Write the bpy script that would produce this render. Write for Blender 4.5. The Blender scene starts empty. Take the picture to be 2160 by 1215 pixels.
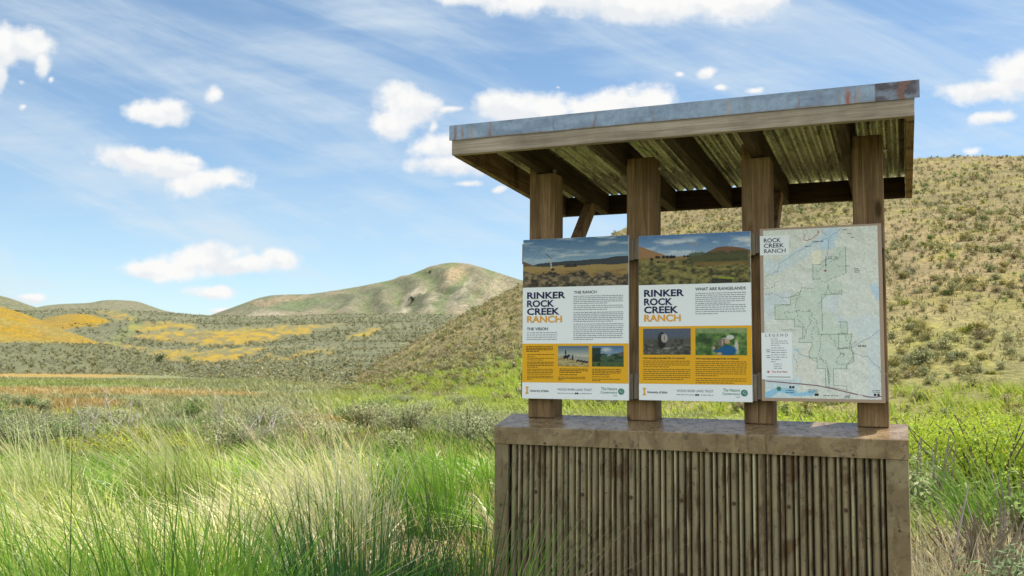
import bpy, math, random
import numpy as np
from mathutils import Vector, Matrix
R = math.radians
random.seed(7); RNG = np.random.default_rng(11)
SC = bpy.context.scene; COL = SC.collection

# ------------------------------------------------------------------ camera, world, sun, exposure
Z0 = 1.2485                                  # height of the sign boards' lower edge above the ground
FPX = 2016.26                                # focal length in photograph pixels (2160 wide)
CAM = np.array([2.0335, -5.1199, .1515 + Z0])
_y, _p, _r = R(22.3126), R(5.005), R(.5247)
FW = np.array([-math.sin(_y)*math.cos(_p), math.cos(_y)*math.cos(_p), math.sin(_p)])
_rt = np.array([math.cos(_y), math.sin(_y), 0]); _up = np.cross(_rt, FW)
RT = math.cos(_r)*_rt + math.sin(_r)*_up; UP = -math.sin(_r)*_rt + math.cos(_r)*_up
cd = bpy.data.cameras.new("camera"); cam = bpy.data.objects.new("camera", cd); COL.objects.link(cam)
cd.sensor_width = 36; cd.lens = FPX/2160*36; cd.clip_start = .05; cd.clip_end = 30000
cam.matrix_world = Matrix(((RT[0], UP[0], -FW[0], CAM[0]), (RT[1], UP[1], -FW[1], CAM[1]), (RT[2], UP[2], -FW[2], CAM[2]), (0, 0, 0, 1)))
cd.dof.use_dof = True; cd.dof.focus_distance = 5.4; cd.dof.aperture_fstop = 8.0
SC.camera = cam
SC.cycles.use_denoising = True

def ray(u, v):
    u = np.asarray(u, float); v = np.asarray(v, float)
    return FW + RT*((u-1080)/FPX)[..., None] - UP*((v-607.5)/FPX)[..., None]
def at_r(u, v, r):                            # the point seen at photo pixel (u, v) that stands r metres away
    d = ray(u, v); return CAM + d*(np.asarray(r, float)/np.hypot(d[..., 0], d[..., 1]))[..., None]
def pix(P):
    d = P-CAM; w = d@FW
    w = np.where(w > .01, w, .01)
    return 1080+FPX*(d@RT)/w, 607.5-FPX*(d@UP)/w

SUN_EL = R(65); SUN_DIR = Vector((.79*math.cos(SUN_EL), .61*math.cos(SUN_EL), math.sin(SUN_EL))).normalized()
EXPO = .85
SC.view_settings.view_transform = 'Standard'; SC.view_settings.look = 'None'; SC.view_settings.gamma = 1
SC.view_settings.exposure = EXPO
sl = bpy.data.lights.new("sun", 'SUN'); sl.energy = 3.2; sl.angle = R(.53); sl.color = (1, .95, .86)
so = bpy.data.objects.new("sun", sl); COL.objects.link(so); so.location = (30, 20, 60)
so.rotation_euler = SUN_DIR.to_track_quat('Z', 'Y').to_euler()

class NT:                                     # small node helper
    def __init__(s, tree): s.t = tree; s.n = tree.nodes; s.l = tree.links
    def add(s, typ, ins=None, **kw):
        n = s.n.new(typ)
        for k, v in kw.items(): setattr(n, k, v)
        for k, v in (ins or {}).items():
            if hasattr(v, 'is_linked') or isinstance(v, bpy.types.NodeSocket): s.l.new(v, n.inputs[k])
            else: n.inputs[k].default_value = v
        return n
    def m(s, op, a, b=0, c=0, clamp=False):
        n = s.add('ShaderNodeMath', {0: a, 1: b, 2: c}, operation=op, use_clamp=clamp); return n.outputs[0]
    def vm(s, op, a, b=None, sc=None):
        i = {0: a}
        if b is not None: i[1] = b
        if sc is not None: i['Scale'] = sc
        n = s.add('ShaderNodeVectorMath', i, operation=op)
        return n.outputs['Value'] if op in ('LENGTH', 'DOT_PRODUCT', 'DISTANCE') else n.outputs[0]
    def noise(s, vec, scale, detail=4, rough=.55, dist=0):
        n = s.add('ShaderNodeTexNoise', {'Vector': vec, 'Scale': scale, 'Detail': detail, 'Roughness': rough, 'Distortion': dist}); return n.outputs['Fac']
    def sstep(s, x, a, b, lo=0., hi=1.):
        n = s.add('ShaderNodeMapRange', {'Value': x, 'From Min': a, 'From Max': b, 'To Min': lo, 'To Max': hi}, interpolation_type='SMOOTHSTEP'); return n.outputs[0]
    def mix(s, f, a, b, mode='MIX'):
        n = s.add('ShaderNodeMix', data_type='RGBA', blend_type=mode)
        for k, v in ((0, f), (6, a), (7, b)):
            if isinstance(v, bpy.types.NodeSocket): s.l.new(v, n.inputs[k])
            else: n.inputs[k].default_value = v if k == 0 else (*v[:3], 1)
        return n.outputs[2]
    def ramp(s, f, stops):
        n = s.add('ShaderNodeValToRGB', {0: f}); e = n.color_ramp.elements
        while len(e) < len(stops): e.new(.5)
        for x, (p, c) in zip(e, stops): x.position = p; x.color = (*c, 1)
        return n.outputs[0]

def build_world():
    w = bpy.data.worlds.new("World"); SC.world = w; w.use_nodes = True
    w.node_tree.nodes.clear(); k = NT(w.node_tree)
    sky = k.add('ShaderNodeTexSky', sky_type='NISHITA', sun_disc=False, sun_elevation=SUN_EL,
                sun_rotation=math.atan2(SUN_DIR.x, SUN_DIR.y), altitude=1500, air_density=1.0, dust_density=1.2, ozone_density=1.3)
    geo = k.add('ShaderNodeTexCoord'); D = geo.outputs['Generated']
    fx = k.vm('DOT_PRODUCT', D, tuple(_rt)); f2 = np.array([-math.sin(_y), math.cos(_y), 0])
    fz = k.m('MAXIMUM', k.vm('DOT_PRODUCT', D, tuple(f2)), .02)
    sep = k.add('ShaderNodeSeparateXYZ', {0: D})
    X = k.m('DIVIDE', fx, fz); Y = k.m('DIVIDE', sep.outputs[2], fz)        # azimuth / elevation tangents about the valley direction
    Pv = k.add('ShaderNodeCombineXYZ', {0: X, 1: Y, 2: 0.}).outputs[0]
    def tan_of(u, v):
        d = ray(u, v); f = d@f2; return float(d@_rt/f), float(d[2]/f)
    # cumulus: (u, v, half width, half height, strength)
    B = [(5, 95, 60, 48, 1), (60, 92, 50, 42, 1), (92, 128, 20, 34, .9), (0, 150, 22, 40, .9), (45, 220, 17, 13, .6), (112, 158, 12, 12, .55), (45,170,14,12,.5),
         (318, 232, 66, 26, 1), (350, 222, 36, 22, .9), (453, 191, 27, 24, .8), (290, 333, 88, 26, 1), (350, 345, 90, 30, 1), (400, 330, 30, 15, .9), (440, 378, 95, 28, 1), (490, 386, 45, 18, .7),
         (330, 562, 90, 22, 1), (420, 546, 80, 32, 1), (500, 562, 76, 18, .95), (585, 552, 48, 20, 1), (445, 607, 50, 13, .95), (458, 641, 28, 8, .9), (72, 625, 32, 9, .9),
         (862, 218, 66, 44, 1), (835, 255, 42, 36, 1), (955, 234, 44, 13, .6), (935, 312, 62, 30, 1), (955, 345, 96, 26, 1), (985, 385, 54, 11, .7), (1055, 396, 26, 10, .7), (915, 270, 16, 30, .5),
         (1065, 228, 66, 40, 1), (1150, 232, 90, 42, 1), (1260, 228, 110, 40, 1), (1372, 210, 62, 38, 1), (1460, 235, 110, 26, .9), (1522, 184, 26, 10, .6), (1590, 194, 26, 11, .7), (1493, 153, 24, 14, .75), (1440, 150, 16, 10, .5), (1332,180,16,8,.45), (1182,178,10,7,.4),
         (1010, -6, 95, 20, 1), (1160, 0, 150, 38, 1), (1340, 4, 160, 46, 1), (1490, 2, 120, 44, 1), (1590, -14, 50, 26, 1),
         (2075, 190, 100, 26, 1), (2150, 160, 70, 52, 1), (2095, 246, 56, 15, .8), (2042, 304, 34, 12, .65)]
    F = G = None
    wob = k.add('ShaderNodeTexNoise', {'Vector': Pv, 'Scale': 9., 'Detail': 3.}).outputs['Color']
    Pw = k.vm('ADD', Pv, k.vm('SCALE', k.vm('SUBTRACT', wob, (.5, .5, .5)), sc=.035))
    Pw = k.vm('MULTIPLY', Pw, (1, 1, 0))
    for u, v, a, b, s in B:
        c = tan_of(u, v); q = k.vm('MULTIPLY', k.vm('SUBTRACT', Pw, (c[0], c[1], 0)), (FPX/a/1.22, FPX/b/1.2, 0))
        f = k.m('SUBTRACT', s, k.vm('LENGTH', q))
        F = f if F is None else k.m('SMOOTH_MAX', F, f, .22)
        g = k.m('SUBTRACT', s, k.vm('LENGTH', k.vm('ADD', q, (0, .34, 0)))); G = g if G is None else k.m('SMOOTH_MAX', G, g, .22)
    n1 = k.noise(Pv, 24., 10, .6); n2 = k.noise(k.vm('ADD', Pv, (-.006, -.009, 0)), 15., 4, .5)
    dens = k.m('ADD', F, k.m('MULTIPLY', k.m('SUBTRACT', n1, .5), 1.75))
    wisp = k.noise(k.vm('MULTIPLY', Pw, (1, 1.6, 1)), 9., 8, .66)
    dens = k.m('ADD', dens, k.m('MULTIPLY', k.m('SUBTRACT', wisp, .5), .9))
    alpha = k.sstep(dens, -.10, .54)
    shade = k.m('ADD', k.m('MULTIPLY', k.m('SUBTRACT', k.noise(Pv, 15., 4, .5), n2), 2.0), k.m('MULTIPLY', k.m('SUBTRACT', F, G), .42))
    e = 2**-EXPO
    cl = k.mix(k.sstep(shade, -.20, .14), (.84*e, .87*e, .90*e), (.97*e, .97*e, .96*e))
    # thin high cloud in slanting streaks
    rot = k.add('ShaderNodeVectorRotate', {'Vector': Pv, 'Angle': R(22)}, rotation_type='Z_AXIS').outputs[0]
    st = k.noise(k.vm('MULTIPLY', rot, (1.1, 7.5, 1)), 2.3, 6, .58, .5)
    st2 = k.noise(k.vm('MULTIPLY', Pv, (2, 9., 1)), 2., 5, .6, .3)
    cir = k.m('ADD', k.m('MULTIPLY', k.sstep(st, .36, .74), .52), k.m('MULTIPLY', k.sstep(st2, .40, .76), .42), clamp=True)
    low = k.sstep(Y, .36, .0, 0., .17)
    cirf = k.m('MAXIMUM', cir, k.m('ADD', low, k.m('MULTIPLY', cir, .55)), clamp=True)
    base = k.mix(1., sky.outputs[0], (.80, .87, .84), 'MULTIPLY')
    # Sky texture goes to Background at 0.1; the cloud colours are divided by it
    S = .11
    thin = k.mix(cirf, base, (.73*e/S, .83*e/S, .90*e/S))
    above = k.sstep(sep.outputs[2], -.01, .01)
    clS = k.mix(1., cl, (1/S, 1/S, 1/S), 'MULTIPLY')
    full = k.mix(k.m('MULTIPLY', alpha, above), thin, clS)
    # upper hemisphere behind the camera: unseen bright clouds added to light the boards
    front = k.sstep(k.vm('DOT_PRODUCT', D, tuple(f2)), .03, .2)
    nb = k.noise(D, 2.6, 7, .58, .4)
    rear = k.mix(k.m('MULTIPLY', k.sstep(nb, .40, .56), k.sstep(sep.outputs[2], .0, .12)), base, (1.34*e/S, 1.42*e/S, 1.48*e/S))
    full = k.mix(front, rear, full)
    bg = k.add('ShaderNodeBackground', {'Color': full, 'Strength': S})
    out = k.add('ShaderNodeOutputWorld'); k.l.new(bg.outputs[0], out.inputs[0])
build_world()

# ------------------------------------------------------------------ helpers
def mat(name, rough=.8, spec=.3, metal=0.):
    m = bpy.data.materials.new(name); m.use_nodes = True; k = NT(m.node_tree)
    b = k.n['Principled BSDF']; b.inputs['Roughness'].default_value = rough; b.inputs['Specular IOR Level'].default_value = spec; b.inputs['Metallic'].default_value = metal
    return m, k, b
def plain(name, c, rough=.7, spec=.3, metal=0., var=.12, scale=30.):
    m, k, b = mat(name, rough, spec, metal)
    o = k.add('ShaderNodeTexCoord').outputs['Object']; n = k.noise(o, scale, 5)
    k.l.new(k.mix(n, tuple(x*(1-var) for x in c), tuple(min(1, x*(1+var)) for x in c)), b.inputs['Base Color']); return m

def mesh_obj(name, V, Q, m, parent=None, cols=None, smooth=False, fmats=None):
    """V (n,3), Q list/array of faces -> one mesh object"""
    me = bpy.data.meshes.new(name); V = np.asarray(V, np.float32)
    if isinstance(Q, np.ndarray):
        nf, k = Q.shape
        me.vertices.add(len(V)); me.vertices.foreach_set('co', V.ravel())
        me.loops.add(nf*k); me.loops.foreach_set('vertex_index', Q.astype(np.int32).ravel())
        me.polygons.add(nf); me.polygons.foreach_set('loop_start', np.arange(0, nf*k, k, dtype=np.int32))
    else: me.from_pydata([tuple(map(float, v)) for v in V], [], [tuple(q) for q in Q])
    if smooth: me.polygons.foreach_set('use_smooth', np.ones(len(me.polygons), bool))
    if cols is not None:
        a = me.color_attributes.new('Col', 'FLOAT_COLOR', 'POINT'); c = np.ones((len(V), 4), np.float32); c[:, :cols.shape[1]] = cols
        a.data.foreach_set('color', c.ravel())
    me.update(calc_edges=True); me.validate()
    for x in (m if isinstance(m, (list, tuple)) else [m]): me.materials.append(x)
    if fmats is not None: me.polygons.foreach_set('material_index', np.asarray(fmats, np.int32))
    o = bpy.data.objects.new(name, me); COL.objects.link(o)
    if parent: o.parent = parent
    return o
def tag(o, label=None, cat=None, group=None, kind=None):
    for k, v in (('label', label), ('category', cat), ('group', group), ('kind', kind)):
        if v: o[k] = v
    return o
def thing(name, label, cat, loc=(0, 0, 0), group=None):
    o = bpy.data.objects.new(name, None); COL.objects.link(o); o.location = loc; o.empty_display_size = .1
    return tag(o, label, cat, group)
class MB:                                    # collects shapes into one mesh
    def __init__(s): s.v = []; s.f = []; s.mi = []
    def poly(s, vs, fs, mi=0):
        b = len(s.v); s.v += [tuple(x) for x in vs]; s.f += [tuple(b+i for i in f) for f in fs]; s.mi += [mi]*len(fs); return s
    def box(s, x0, x1, y0, y1, z0, z1, bev=0., mi=0, m=None):
        if bev <= 0:
            vs = [(x, y, z) for z in (z0, z1) for y in (y0, y1) for x in (x0, x1)]
            fs = [(0, 2, 3, 1), (4, 5, 7, 6), (0, 1, 5, 4), (2, 6, 7, 3), (0, 4, 6, 2), (1, 3, 7, 5)]
        else:
            import bmesh
            bm = bmesh.new(); bmesh.ops.create_cube(bm, size=1)
            for v in bm.verts: v.co = Vector(((x0+x1)/2+v.co.x*(x1-x0), (y0+y1)/2+v.co.y*(y1-y0), (z0+z1)/2+v.co.z*(z1-z0)))
            bmesh.ops.bevel(bm, geom=bm.edges[:], offset=bev, segments=2, affect='EDGES', profile=.5)
            bm.verts.index_update(); vs = [v.co[:] for v in bm.verts]; fs = [[v.index for v in f.verts] for f in bm.faces]; bm.free()
        if m is not None: vs = [m @ Vector(v) for v in vs]
        return s.poly(vs, fs, mi)
    def tube(s, pts, rad, n=6, mi=0):
        pts = [Vector(p) for p in pts]; vs = []; fs = []
        for i, p in enumerate(pts):
            t = (pts[min(i+1, len(pts)-1)]-pts[max(i-1, 0)]).normalized(); a = t.orthogonal().normalized(); b = t.cross(a)
            r = rad[i] if isinstance(rad, (list, tuple)) else rad
            vs += [p+(a*math.cos(2*math.pi*j/n)+b*math.sin(2*math.pi*j/n))*r for j in range(n)]
        for i in range(len(pts)-1):
            for j in range(n): fs.append((i*n+j, i*n+(j+1) % n, (i+1)*n+(j+1) % n, (i+1)*n+j))
        fs += [tuple(range(n))[::-1], tuple(range((len(pts)-1)*n, len(pts)*n))]
        return s.poly(vs, fs, mi)
    def build(s, name, m, parent=None, smooth=False):
        return mesh_obj(name, s.v, s.f, m, parent, smooth=smooth, fmats=s.mi if isinstance(m, (list, tuple)) else None)

def _hash(ix, iy, seed):
    h = (ix.astype(np.int64)*374761393 + iy.astype(np.int64)*668265263 + seed*1442695041) & 0x7fffffff
    h = ((h ^ (h >> 13))*1274126177) & 0x7fffffff
    return ((h ^ (h >> 16)) & 0xffff)/65535.
def vnoise(x, y, seed=0):
    xi = np.floor(x); yi = np.floor(y); fx = x-xi; fy = y-yi; fx = fx*fx*(3-2*fx); fy = fy*fy*(3-2*fy)
    a = _hash(xi, yi, seed); b = _hash(xi+1, yi, seed); c = _hash(xi, yi+1, seed); d = _hash(xi+1, yi+1, seed)
    return (a*(1-fx)+b*fx)*(1-fy)+(c*(1-fx)+d*fx)*fy
def fbm(x, y, oct=4, seed=0):
    x = np.asarray(x, float); y = np.asarray(y, float); s = 0; a = .5; t = 0
    for i in range(oct): s = s+a*vnoise(x, y, seed+i*17); t += a; x = x*2.03+11.3; y = y*2.03+5.7; a *= .5
    return s/t
def inpoly(u, v, poly, soft=0.):
    """signed distance based mask of a polygon, 1 inside, soft edge in the same units"""
    u = np.asarray(u, float); v = np.asarray(v, float)
    ins = np.zeros(u.shape, bool); dist = np.full(u.shape, 1e9)
    n = len(poly)
    for i in range(n):
        x0, y0 = poly[i]; x1, y1 = poly[(i+1) % n]
        c = ((y0 > v) != (y1 > v)) & (u < (x1-x0)*(v-y0)/((y1-y0) or 1e-9)+x0); ins ^= c
        dx, dy = x1-x0, y1-y0; t = np.clip(((u-x0)*dx+(v-y0)*dy)/(dx*dx+dy*dy+1e-9), 0, 1)
        dist = np.minimum(dist, np.hypot(u-x0-t*dx, v-y0-t*dy))
    if soft <= 0: return ins.astype(float)
    return np.clip(.5+np.where(ins, dist, -dist)/(2*soft), 0, 1)
def lerp3(a, b, t): return np.asarray(a)*(1-t[..., None])+np.asarray(b)*t[..., None]

# ------------------------------------------------------------------ terrain
def terrain_mat(name, sp_scale=.55, sp_col=(.10, .12, .07), sp_amt=.5, bump=.3, fine=6.):
    m, k, b = mat(name, .95, .1)
    o = k.add('ShaderNodeTexCoord').outputs['Object']; c = k.add('ShaderNodeAttribute', attribute_name='Col')
    n = k.noise(o, .045, 6, .6); nf = k.noise(o, fine, 6, .65); n3 = k.noise(o, .35, 5, .6)
    v = k.add('ShaderNodeTexVoronoi', {'Vector': k.vm('ADD', o, k.vm('SCALE', k.add('ShaderNodeTexNoise', {'Vector': o, 'Scale': 1.}).outputs['Color'], sc=.8)), 'Scale': sp_scale})
    spot = k.m('MULTIPLY', k.sstep(v.outputs['Distance'], .52, .22), k.m('MULTIPLY', k.sstep(n, .35, .62), sp_amt))
    spot = k.m('MULTIPLY', spot, c.outputs['Alpha'])
    col = k.mix(1., c.outputs['Color'], k.ramp(nf, [(.33, (.55, .56, .55)), (.5, (1, 1, 1)), (.67, (1.42, 1.38, 1.3))]), 'MULTIPLY')
    col = k.mix(1., col, k.ramp(n3, [(.3, (.80, .83, .82)), (.7, (1.18, 1.14, 1.1))]), 'MULTIPLY')
    col = k.mix(spot, col, sp_col)
    k.l.new(col, b.inputs['Base Color'])
    bp = k.add('ShaderNodeBump', {'Height': k.m('ADD', k.m('MULTIPLY', spot, 1.5), nf), 'Strength': bump, 'Distance': .5}); k.l.new(bp.outputs[0], b.inputs['Normal'])
    return m

TAN = (.33, .25, .125); SAGE = (.185, .195, .105); YEL = (.56, .345, .035); GRN = (.20, .30, .05); BRN = (.30, .19, .06); DKS = (.12, .135, .075)

def ground_z(x, y):
    r = np.hypot(np.asarray(x)-CAM[0], np.asarray(y)-CAM[1])
    return ((fbm(np.asarray(x)*.35, np.asarray(y)*.35, 3, 5)-.5)*.18*np.clip((r-2)/6, 0, 1)+(fbm(np.asarray(x)*.03, np.asarray(y)*.03, 3, 9)-.5)*.7*np.clip((r-12)/40, 0, 1))

def ground_color(P):
    X, Y = P[..., 0], P[..., 1]; Rr = np.hypot(X-CAM[0], Y-CAM[1]); u, v = pix(P); u = np.where((P-CAM)@FW > .1, u, -9999)
    n = fbm(X*.4, Y*.4, 4, 3); n2 = fbm(X*.06, Y*.06, 4, 8)
    C = lerp3((.20, .165, .085), (.13, .16, .055), np.clip((n-.35)*3, 0, 1))
    far = np.clip((Rr-17)/12, 0, 1); C = C*(1-far[..., None])+lerp3((.28, .28, .13), (.25, .27, .15), np.clip((n-.3)*2.5, 0, 1))*far[..., None]
    def paint(poly, col, soft, amt=1., wob=4):
        nonlocal C
        m = inpoly(u+(n2-.5)*160, v+(n2-.5)*wob*2+(n-.5)*wob*1.5, poly, soft)*amt; C = C*(1-m[..., None])+np.asarray(col)*m[..., None]
    paint([(-600, 778), (200, 781), (330, 776), (430, 779), (360, 787), (200, 795), (-600, 800)], (.42, .285, .095), 2.5)
    paint([(-600, 803), (150, 804), (300, 808), (420, 812), (250, 817), (-600, 816)], (.26, .30, .10), 2)
    paint([(-600, 819), (200, 819), (400, 823), (580, 832), (540, 838), (300, 836), (-600, 836)], (.40, .305, .14), 2)
    paint([(-600, 840), (230, 842), (300, 850), (230, 864), (100, 870), (-600, 870)], (.34, .255, .11), 3)
    paint([(640, 885), (760, 880), (850, 888), (760, 902), (650, 900)], (.25, .17, .035), 4)
    paint([(150, 870), (300, 868), (320, 885), (180, 890)], (.33, .32, .03), 4)
    paint([(790, 1075), (900, 1045), (985, 1035), (1020, 1100), (1010, 1180), (850, 1200), (790, 1140)], (.52, .40, .25), 16)
    paint([(640, 838), (900, 825), (1300, 820), (1500, 880), (700, 870)], (.32, .38, .08), 14, .8)
    return C
def build_ground():
    a0 = math.pi/2+_y                          # azimuth of the view direction
    fine = np.radians(np.arange(-40, 40.01, .22)); coarse = np.radians(np.arange(44, 317, 4.))
    ang = a0-np.concatenate([fine, coarse]); rr = np.concatenate([[.01], np.geomspace(.6, 9000, 330)])
    A, Rr = np.meshgrid(ang, rr, indexing='ij')
    X = CAM[0]+Rr*np.cos(A); Y = CAM[1]+Rr*np.sin(A); P = np.stack([X, Y, ground_z(X, Y)], -1); na, nr = A.shape
    C = ground_color(P)
    Q = (np.arange(na)[:, None]*nr+np.arange(nr-1)[None]).ravel(); nx = (((np.arange(na)+1) % na)[:, None]*nr+np.arange(nr-1)[None]).ravel()
    F = np.stack([Q, nx, nx+1, Q+1], 1)
    cc = np.concatenate([C.reshape(-1, 3), np.clip((Rr-25)/30, 0, .35).reshape(-1, 1)], 1)
    g = mesh_obj('ground', P.reshape(-1, 3), F, terrain_mat('ground_soil', .7, DKS, .5, .6, 9.), cols=cc, smooth=True)
    tag(g, kind='structure')
build_ground()

class Hill:
    def __init__(s, crest, foot, prof=1.3, step=6, rows=90, rough=.0, rscale=.02, seed=1, back=.45, round_=.12):
        """crest: (u, v, r) points; foot: (u, r, z) points"""
        c = np.array(crest, float); f = np.array(foot, float)
        u = np.arange(c[0, 0], c[-1, 0]+.1, step); sm = lambda xs, ys: np.interp(u, xs, ys)
        v = sm(c[:, 0], c[:, 1]); k = np.hanning(9); k /= k.sum(); v = np.convolve(np.pad(v, 4, 'edge'), k, 'valid')
        r = sm(c[:, 0], c[:, 2]); r = np.convolve(np.pad(r, 4, 'edge'), k, 'valid'); rf = sm(f[:, 0], f[:, 1]); zf = sm(f[:, 0], f[:, 2])
        Pc = at_r(u, v, r); d = ray(u, v); hd = d[:, :2]/np.hypot(d[:, 0], d[:, 1])[:, None]
        t = np.concatenate([np.linspace(-.06, 1, rows), 1+np.linspace(.02, back, 18)])
        T, _ = np.meshgrid(t, u); T = T
        rr = rf[:, None]+(r-rf)[:, None]*T
        tt = np.clip(T, 0, 1); S = tt**prof; S = np.where(tt > 1-round_, S, S)
        S = np.where(T < 0, T*1.2, S); S = np.where(T > 1, 1-(np.clip(T-1, 0, None)/back)**1.5*1.15, S)
        H = Pc[:, 2][:, None]-zf[:, None]
        Z = zf[:, None]+H*S
        X = CAM[0]+hd[:, 0][:, None]*rr; Y = CAM[1]+hd[:, 1][:, None]*rr
        if rough:
            env = np.clip(tt*(1-tt)*4, 0, 1)*np.where((T > 0) & (T < 1), 1, 0)+.06
            Z = Z+(fbm(X*rscale, Y*rscale, 5, seed)-.5)*rough*2*env
        s.P = np.stack([X, Y, Z], -1); s.T = T; s.U = np.broadcast_to(u[:, None], T.shape); s.n = fbm(X*.05, Y*.05, 4, seed+3); s.n2 = fbm(X*rscale*1.3, Y*rscale*1.3, 5, seed+9)
        s.pu, s.pv = pix(s.P)
    def build(s, name, m, C, A=None):
        na, nr = s.T.shape; q = (np.arange(na-1)[:, None]*nr+np.arange(nr-1)[None]).ravel()
        F = np.stack([q, q+nr, q+nr+1, q+1], 1)
        cc = np.concatenate([C.reshape(-1, 3), (np.ones(s.T.size) if A is None else A.ravel())[:, None]], 1)
        return tag(mesh_obj(name, s.P.reshape(-1, 3), F, m, cols=cc, smooth=True), kind='structure')
    def sample(s, n, power=0., t0=0., t1=1.03, umin=-1e9, umax=1e9):
        na, nr = s.T.shape
        P = s.P; e1 = np.linalg.norm(P[1:, :-1]-P[:-1, :-1], axis=-1); e2 = np.linalg.norm(P[:-1, 1:]-P[:-1, :-1], axis=-1)
        w = e1*e2; dist = np.linalg.norm(P[:-1, :-1]-CAM, axis=-1); w = w*dist**-power
        T = s.T[:-1, :-1]; U = s.U[:-1, :-1]; w = np.where((T >= t0) & (T <= t1) & (U >= umin) & (U <= umax), w, 0).ravel()
        i = RNG.choice(len(w), n, p=w/w.sum()); a, b = i//(nr-1), i % (nr-1); fa, fb = RNG.random(n)[:, None], RNG.random(n)[:, None]
        return (P[a, b]*(1-fa)+P[a+1, b]*fa)*(1-fb)+(P[a, b+1]*(1-fa)+P[a+1, b+1]*fa)*fb, s.T[a, b]

# far peak
far = Hill([(330, 690, 2300), (400, 678, 2300), (440, 666, 2300), (500, 645, 2250), (540, 630, 2250), (570, 623, 2250), (610, 621, 2250), (650, 621, 2250), (700, 614, 2200), (760, 604, 2200), (820, 592, 2150), (870, 578, 2150), (905, 564, 2100), (930, 557, 2100), (955, 554, 2100), (985, 556, 2100), (1015, 564, 2100), (1050, 575, 2100), (1097, 590, 2100), (1180, 612, 2100), (1300, 640, 2100), (1500, 680, 2100)],
           [(330, 1300, 40), (700, 1250, 55), (960, 1150, 60), (1500, 1200, 50)], prof=1.0, step=4, rows=150, rough=26, rscale=.0042, seed=21)
_g = np.sin(far.U*.085+far.T*5.0+(far.n2-.5)*7)             # spurs and gullies running down the face
far.P[..., 2] += (_g*7*np.clip(far.T*(1-far.T)*4, 0, 1)*np.clip((far.U-560)/250, 0, 1)*np.where(far.T < 1, 1, 0))
far.pu, far.pv = pix(far.P)
def far_cols():
    u, v = far.pu, far.pv; nn = far.n2
    C = lerp3((.165, .168, .105), (.24, .207, .138), np.clip((nn-.38)*4, 0, 1))
    g = np.clip(-_g*.9-.1+(nn-.5)*2, 0, 1)*np.clip((u-600)/200, 0, 1); C = lerp3(C, (.145, .18, .075), g*.85)
    def p(poly, col, soft, amt):
        nonlocal C
        w = (fbm(u*.03, v*.06, 4, 77)-.5)*26; w2 = (fbm(u*.15, v*.15, 3, 78)-.5)*10
        C = lerp3(C, col, inpoly(u+w+w2, v+w*.4+w2, poly, soft)*amt)
    p([(840, 660), (858, 632), (880, 612), (897, 604), (885, 622), (868, 640), (860, 662)], (.46, .40, .31), 4, .5)
    p([(930, 655), (960, 620), (985, 585), (998, 580), (985, 610), (955, 650)], (.44, .38, .29), 6, .5)
    p([(1000, 640), (1030, 600), (1050, 580), (1075, 590), (1090, 605), (1050, 640)], (.36, .30, .21), 7, .6)
    p([(895, 657), (905, 620), (920, 606), (912, 650)], (.40, .34, .25), 5, .5)
    p([(960, 660), (1000, 618), (1040, 590), (1015, 620), (985, 650)], (.34, .285, .20), 3, .6); p([(905, 650), (940, 612), (965, 592), (950, 615), (925, 645)], (.13, .165, .07), 4, .75); p([(985, 640), (1015, 605), (1035, 590), (1020, 615), (1000, 640)], (.14, .17, .075), 4, .7)
    p([(935, 580), (950, 562), (978, 562), (985, 575), (950, 592)], (.36, .27, .16), 8, .8)
    p([(520, 668), (545, 650), (590, 655), (600, 668)], (.40, .34, .26), 5, .5)
    p([(860, 585), (905, 566), (930, 560), (925, 568), (880, 590)], (.13, .16, .07), 6, .7)
    p([(560, 650), (640, 632), (700, 628), (660, 645), (600, 656)], (.14, .18, .085), 6, .7)
    p([(530, 640), (580, 628), (650, 624), (600, 634), (560, 645)], (.34, .25, .16), 5, .7)
    return C
M_FAR = terrain_mat('far_hill_scrub', .13, (.105, .115, .065), .8, .7, .16)
far.build('far_hill', M_FAR, far_cols())

h1 = Hill([(-420, 596, 1350), (-150, 604, 1350), (0, 623, 1350), (30, 632, 1350), (70, 647, 1350), (120, 660, 1350), (200, 672, 1350)], [(-420, 1000, 50), (200, 1000, 50)], 1.1, rough=8, rscale=.006, seed=31, rows=60)
h1.build('left_hill', M_FAR, lerp3((.13, .14, .085), (.2, .19, .11), h1.n2))
h2 = Hill([(-40, 665, 1700), (40, 660, 1700), (90, 645, 1700), (130, 641, 1700), (190, 639, 1700), (215, 633, 1700), (245, 632, 1700), (290, 635, 1700), (315, 644, 1700), (345, 655, 1700), (390, 663, 1700), (450, 672, 1700), (520, 690, 1700)], [(-40, 1100, 60), (520, 1100, 55)], 1.1, rough=8, rscale=.005, seed=32, rows=60)
h2.build('left_hill', M_FAR, lerp3((.15, .155, .10), (.22, .205, .13), h2.n2))

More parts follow.
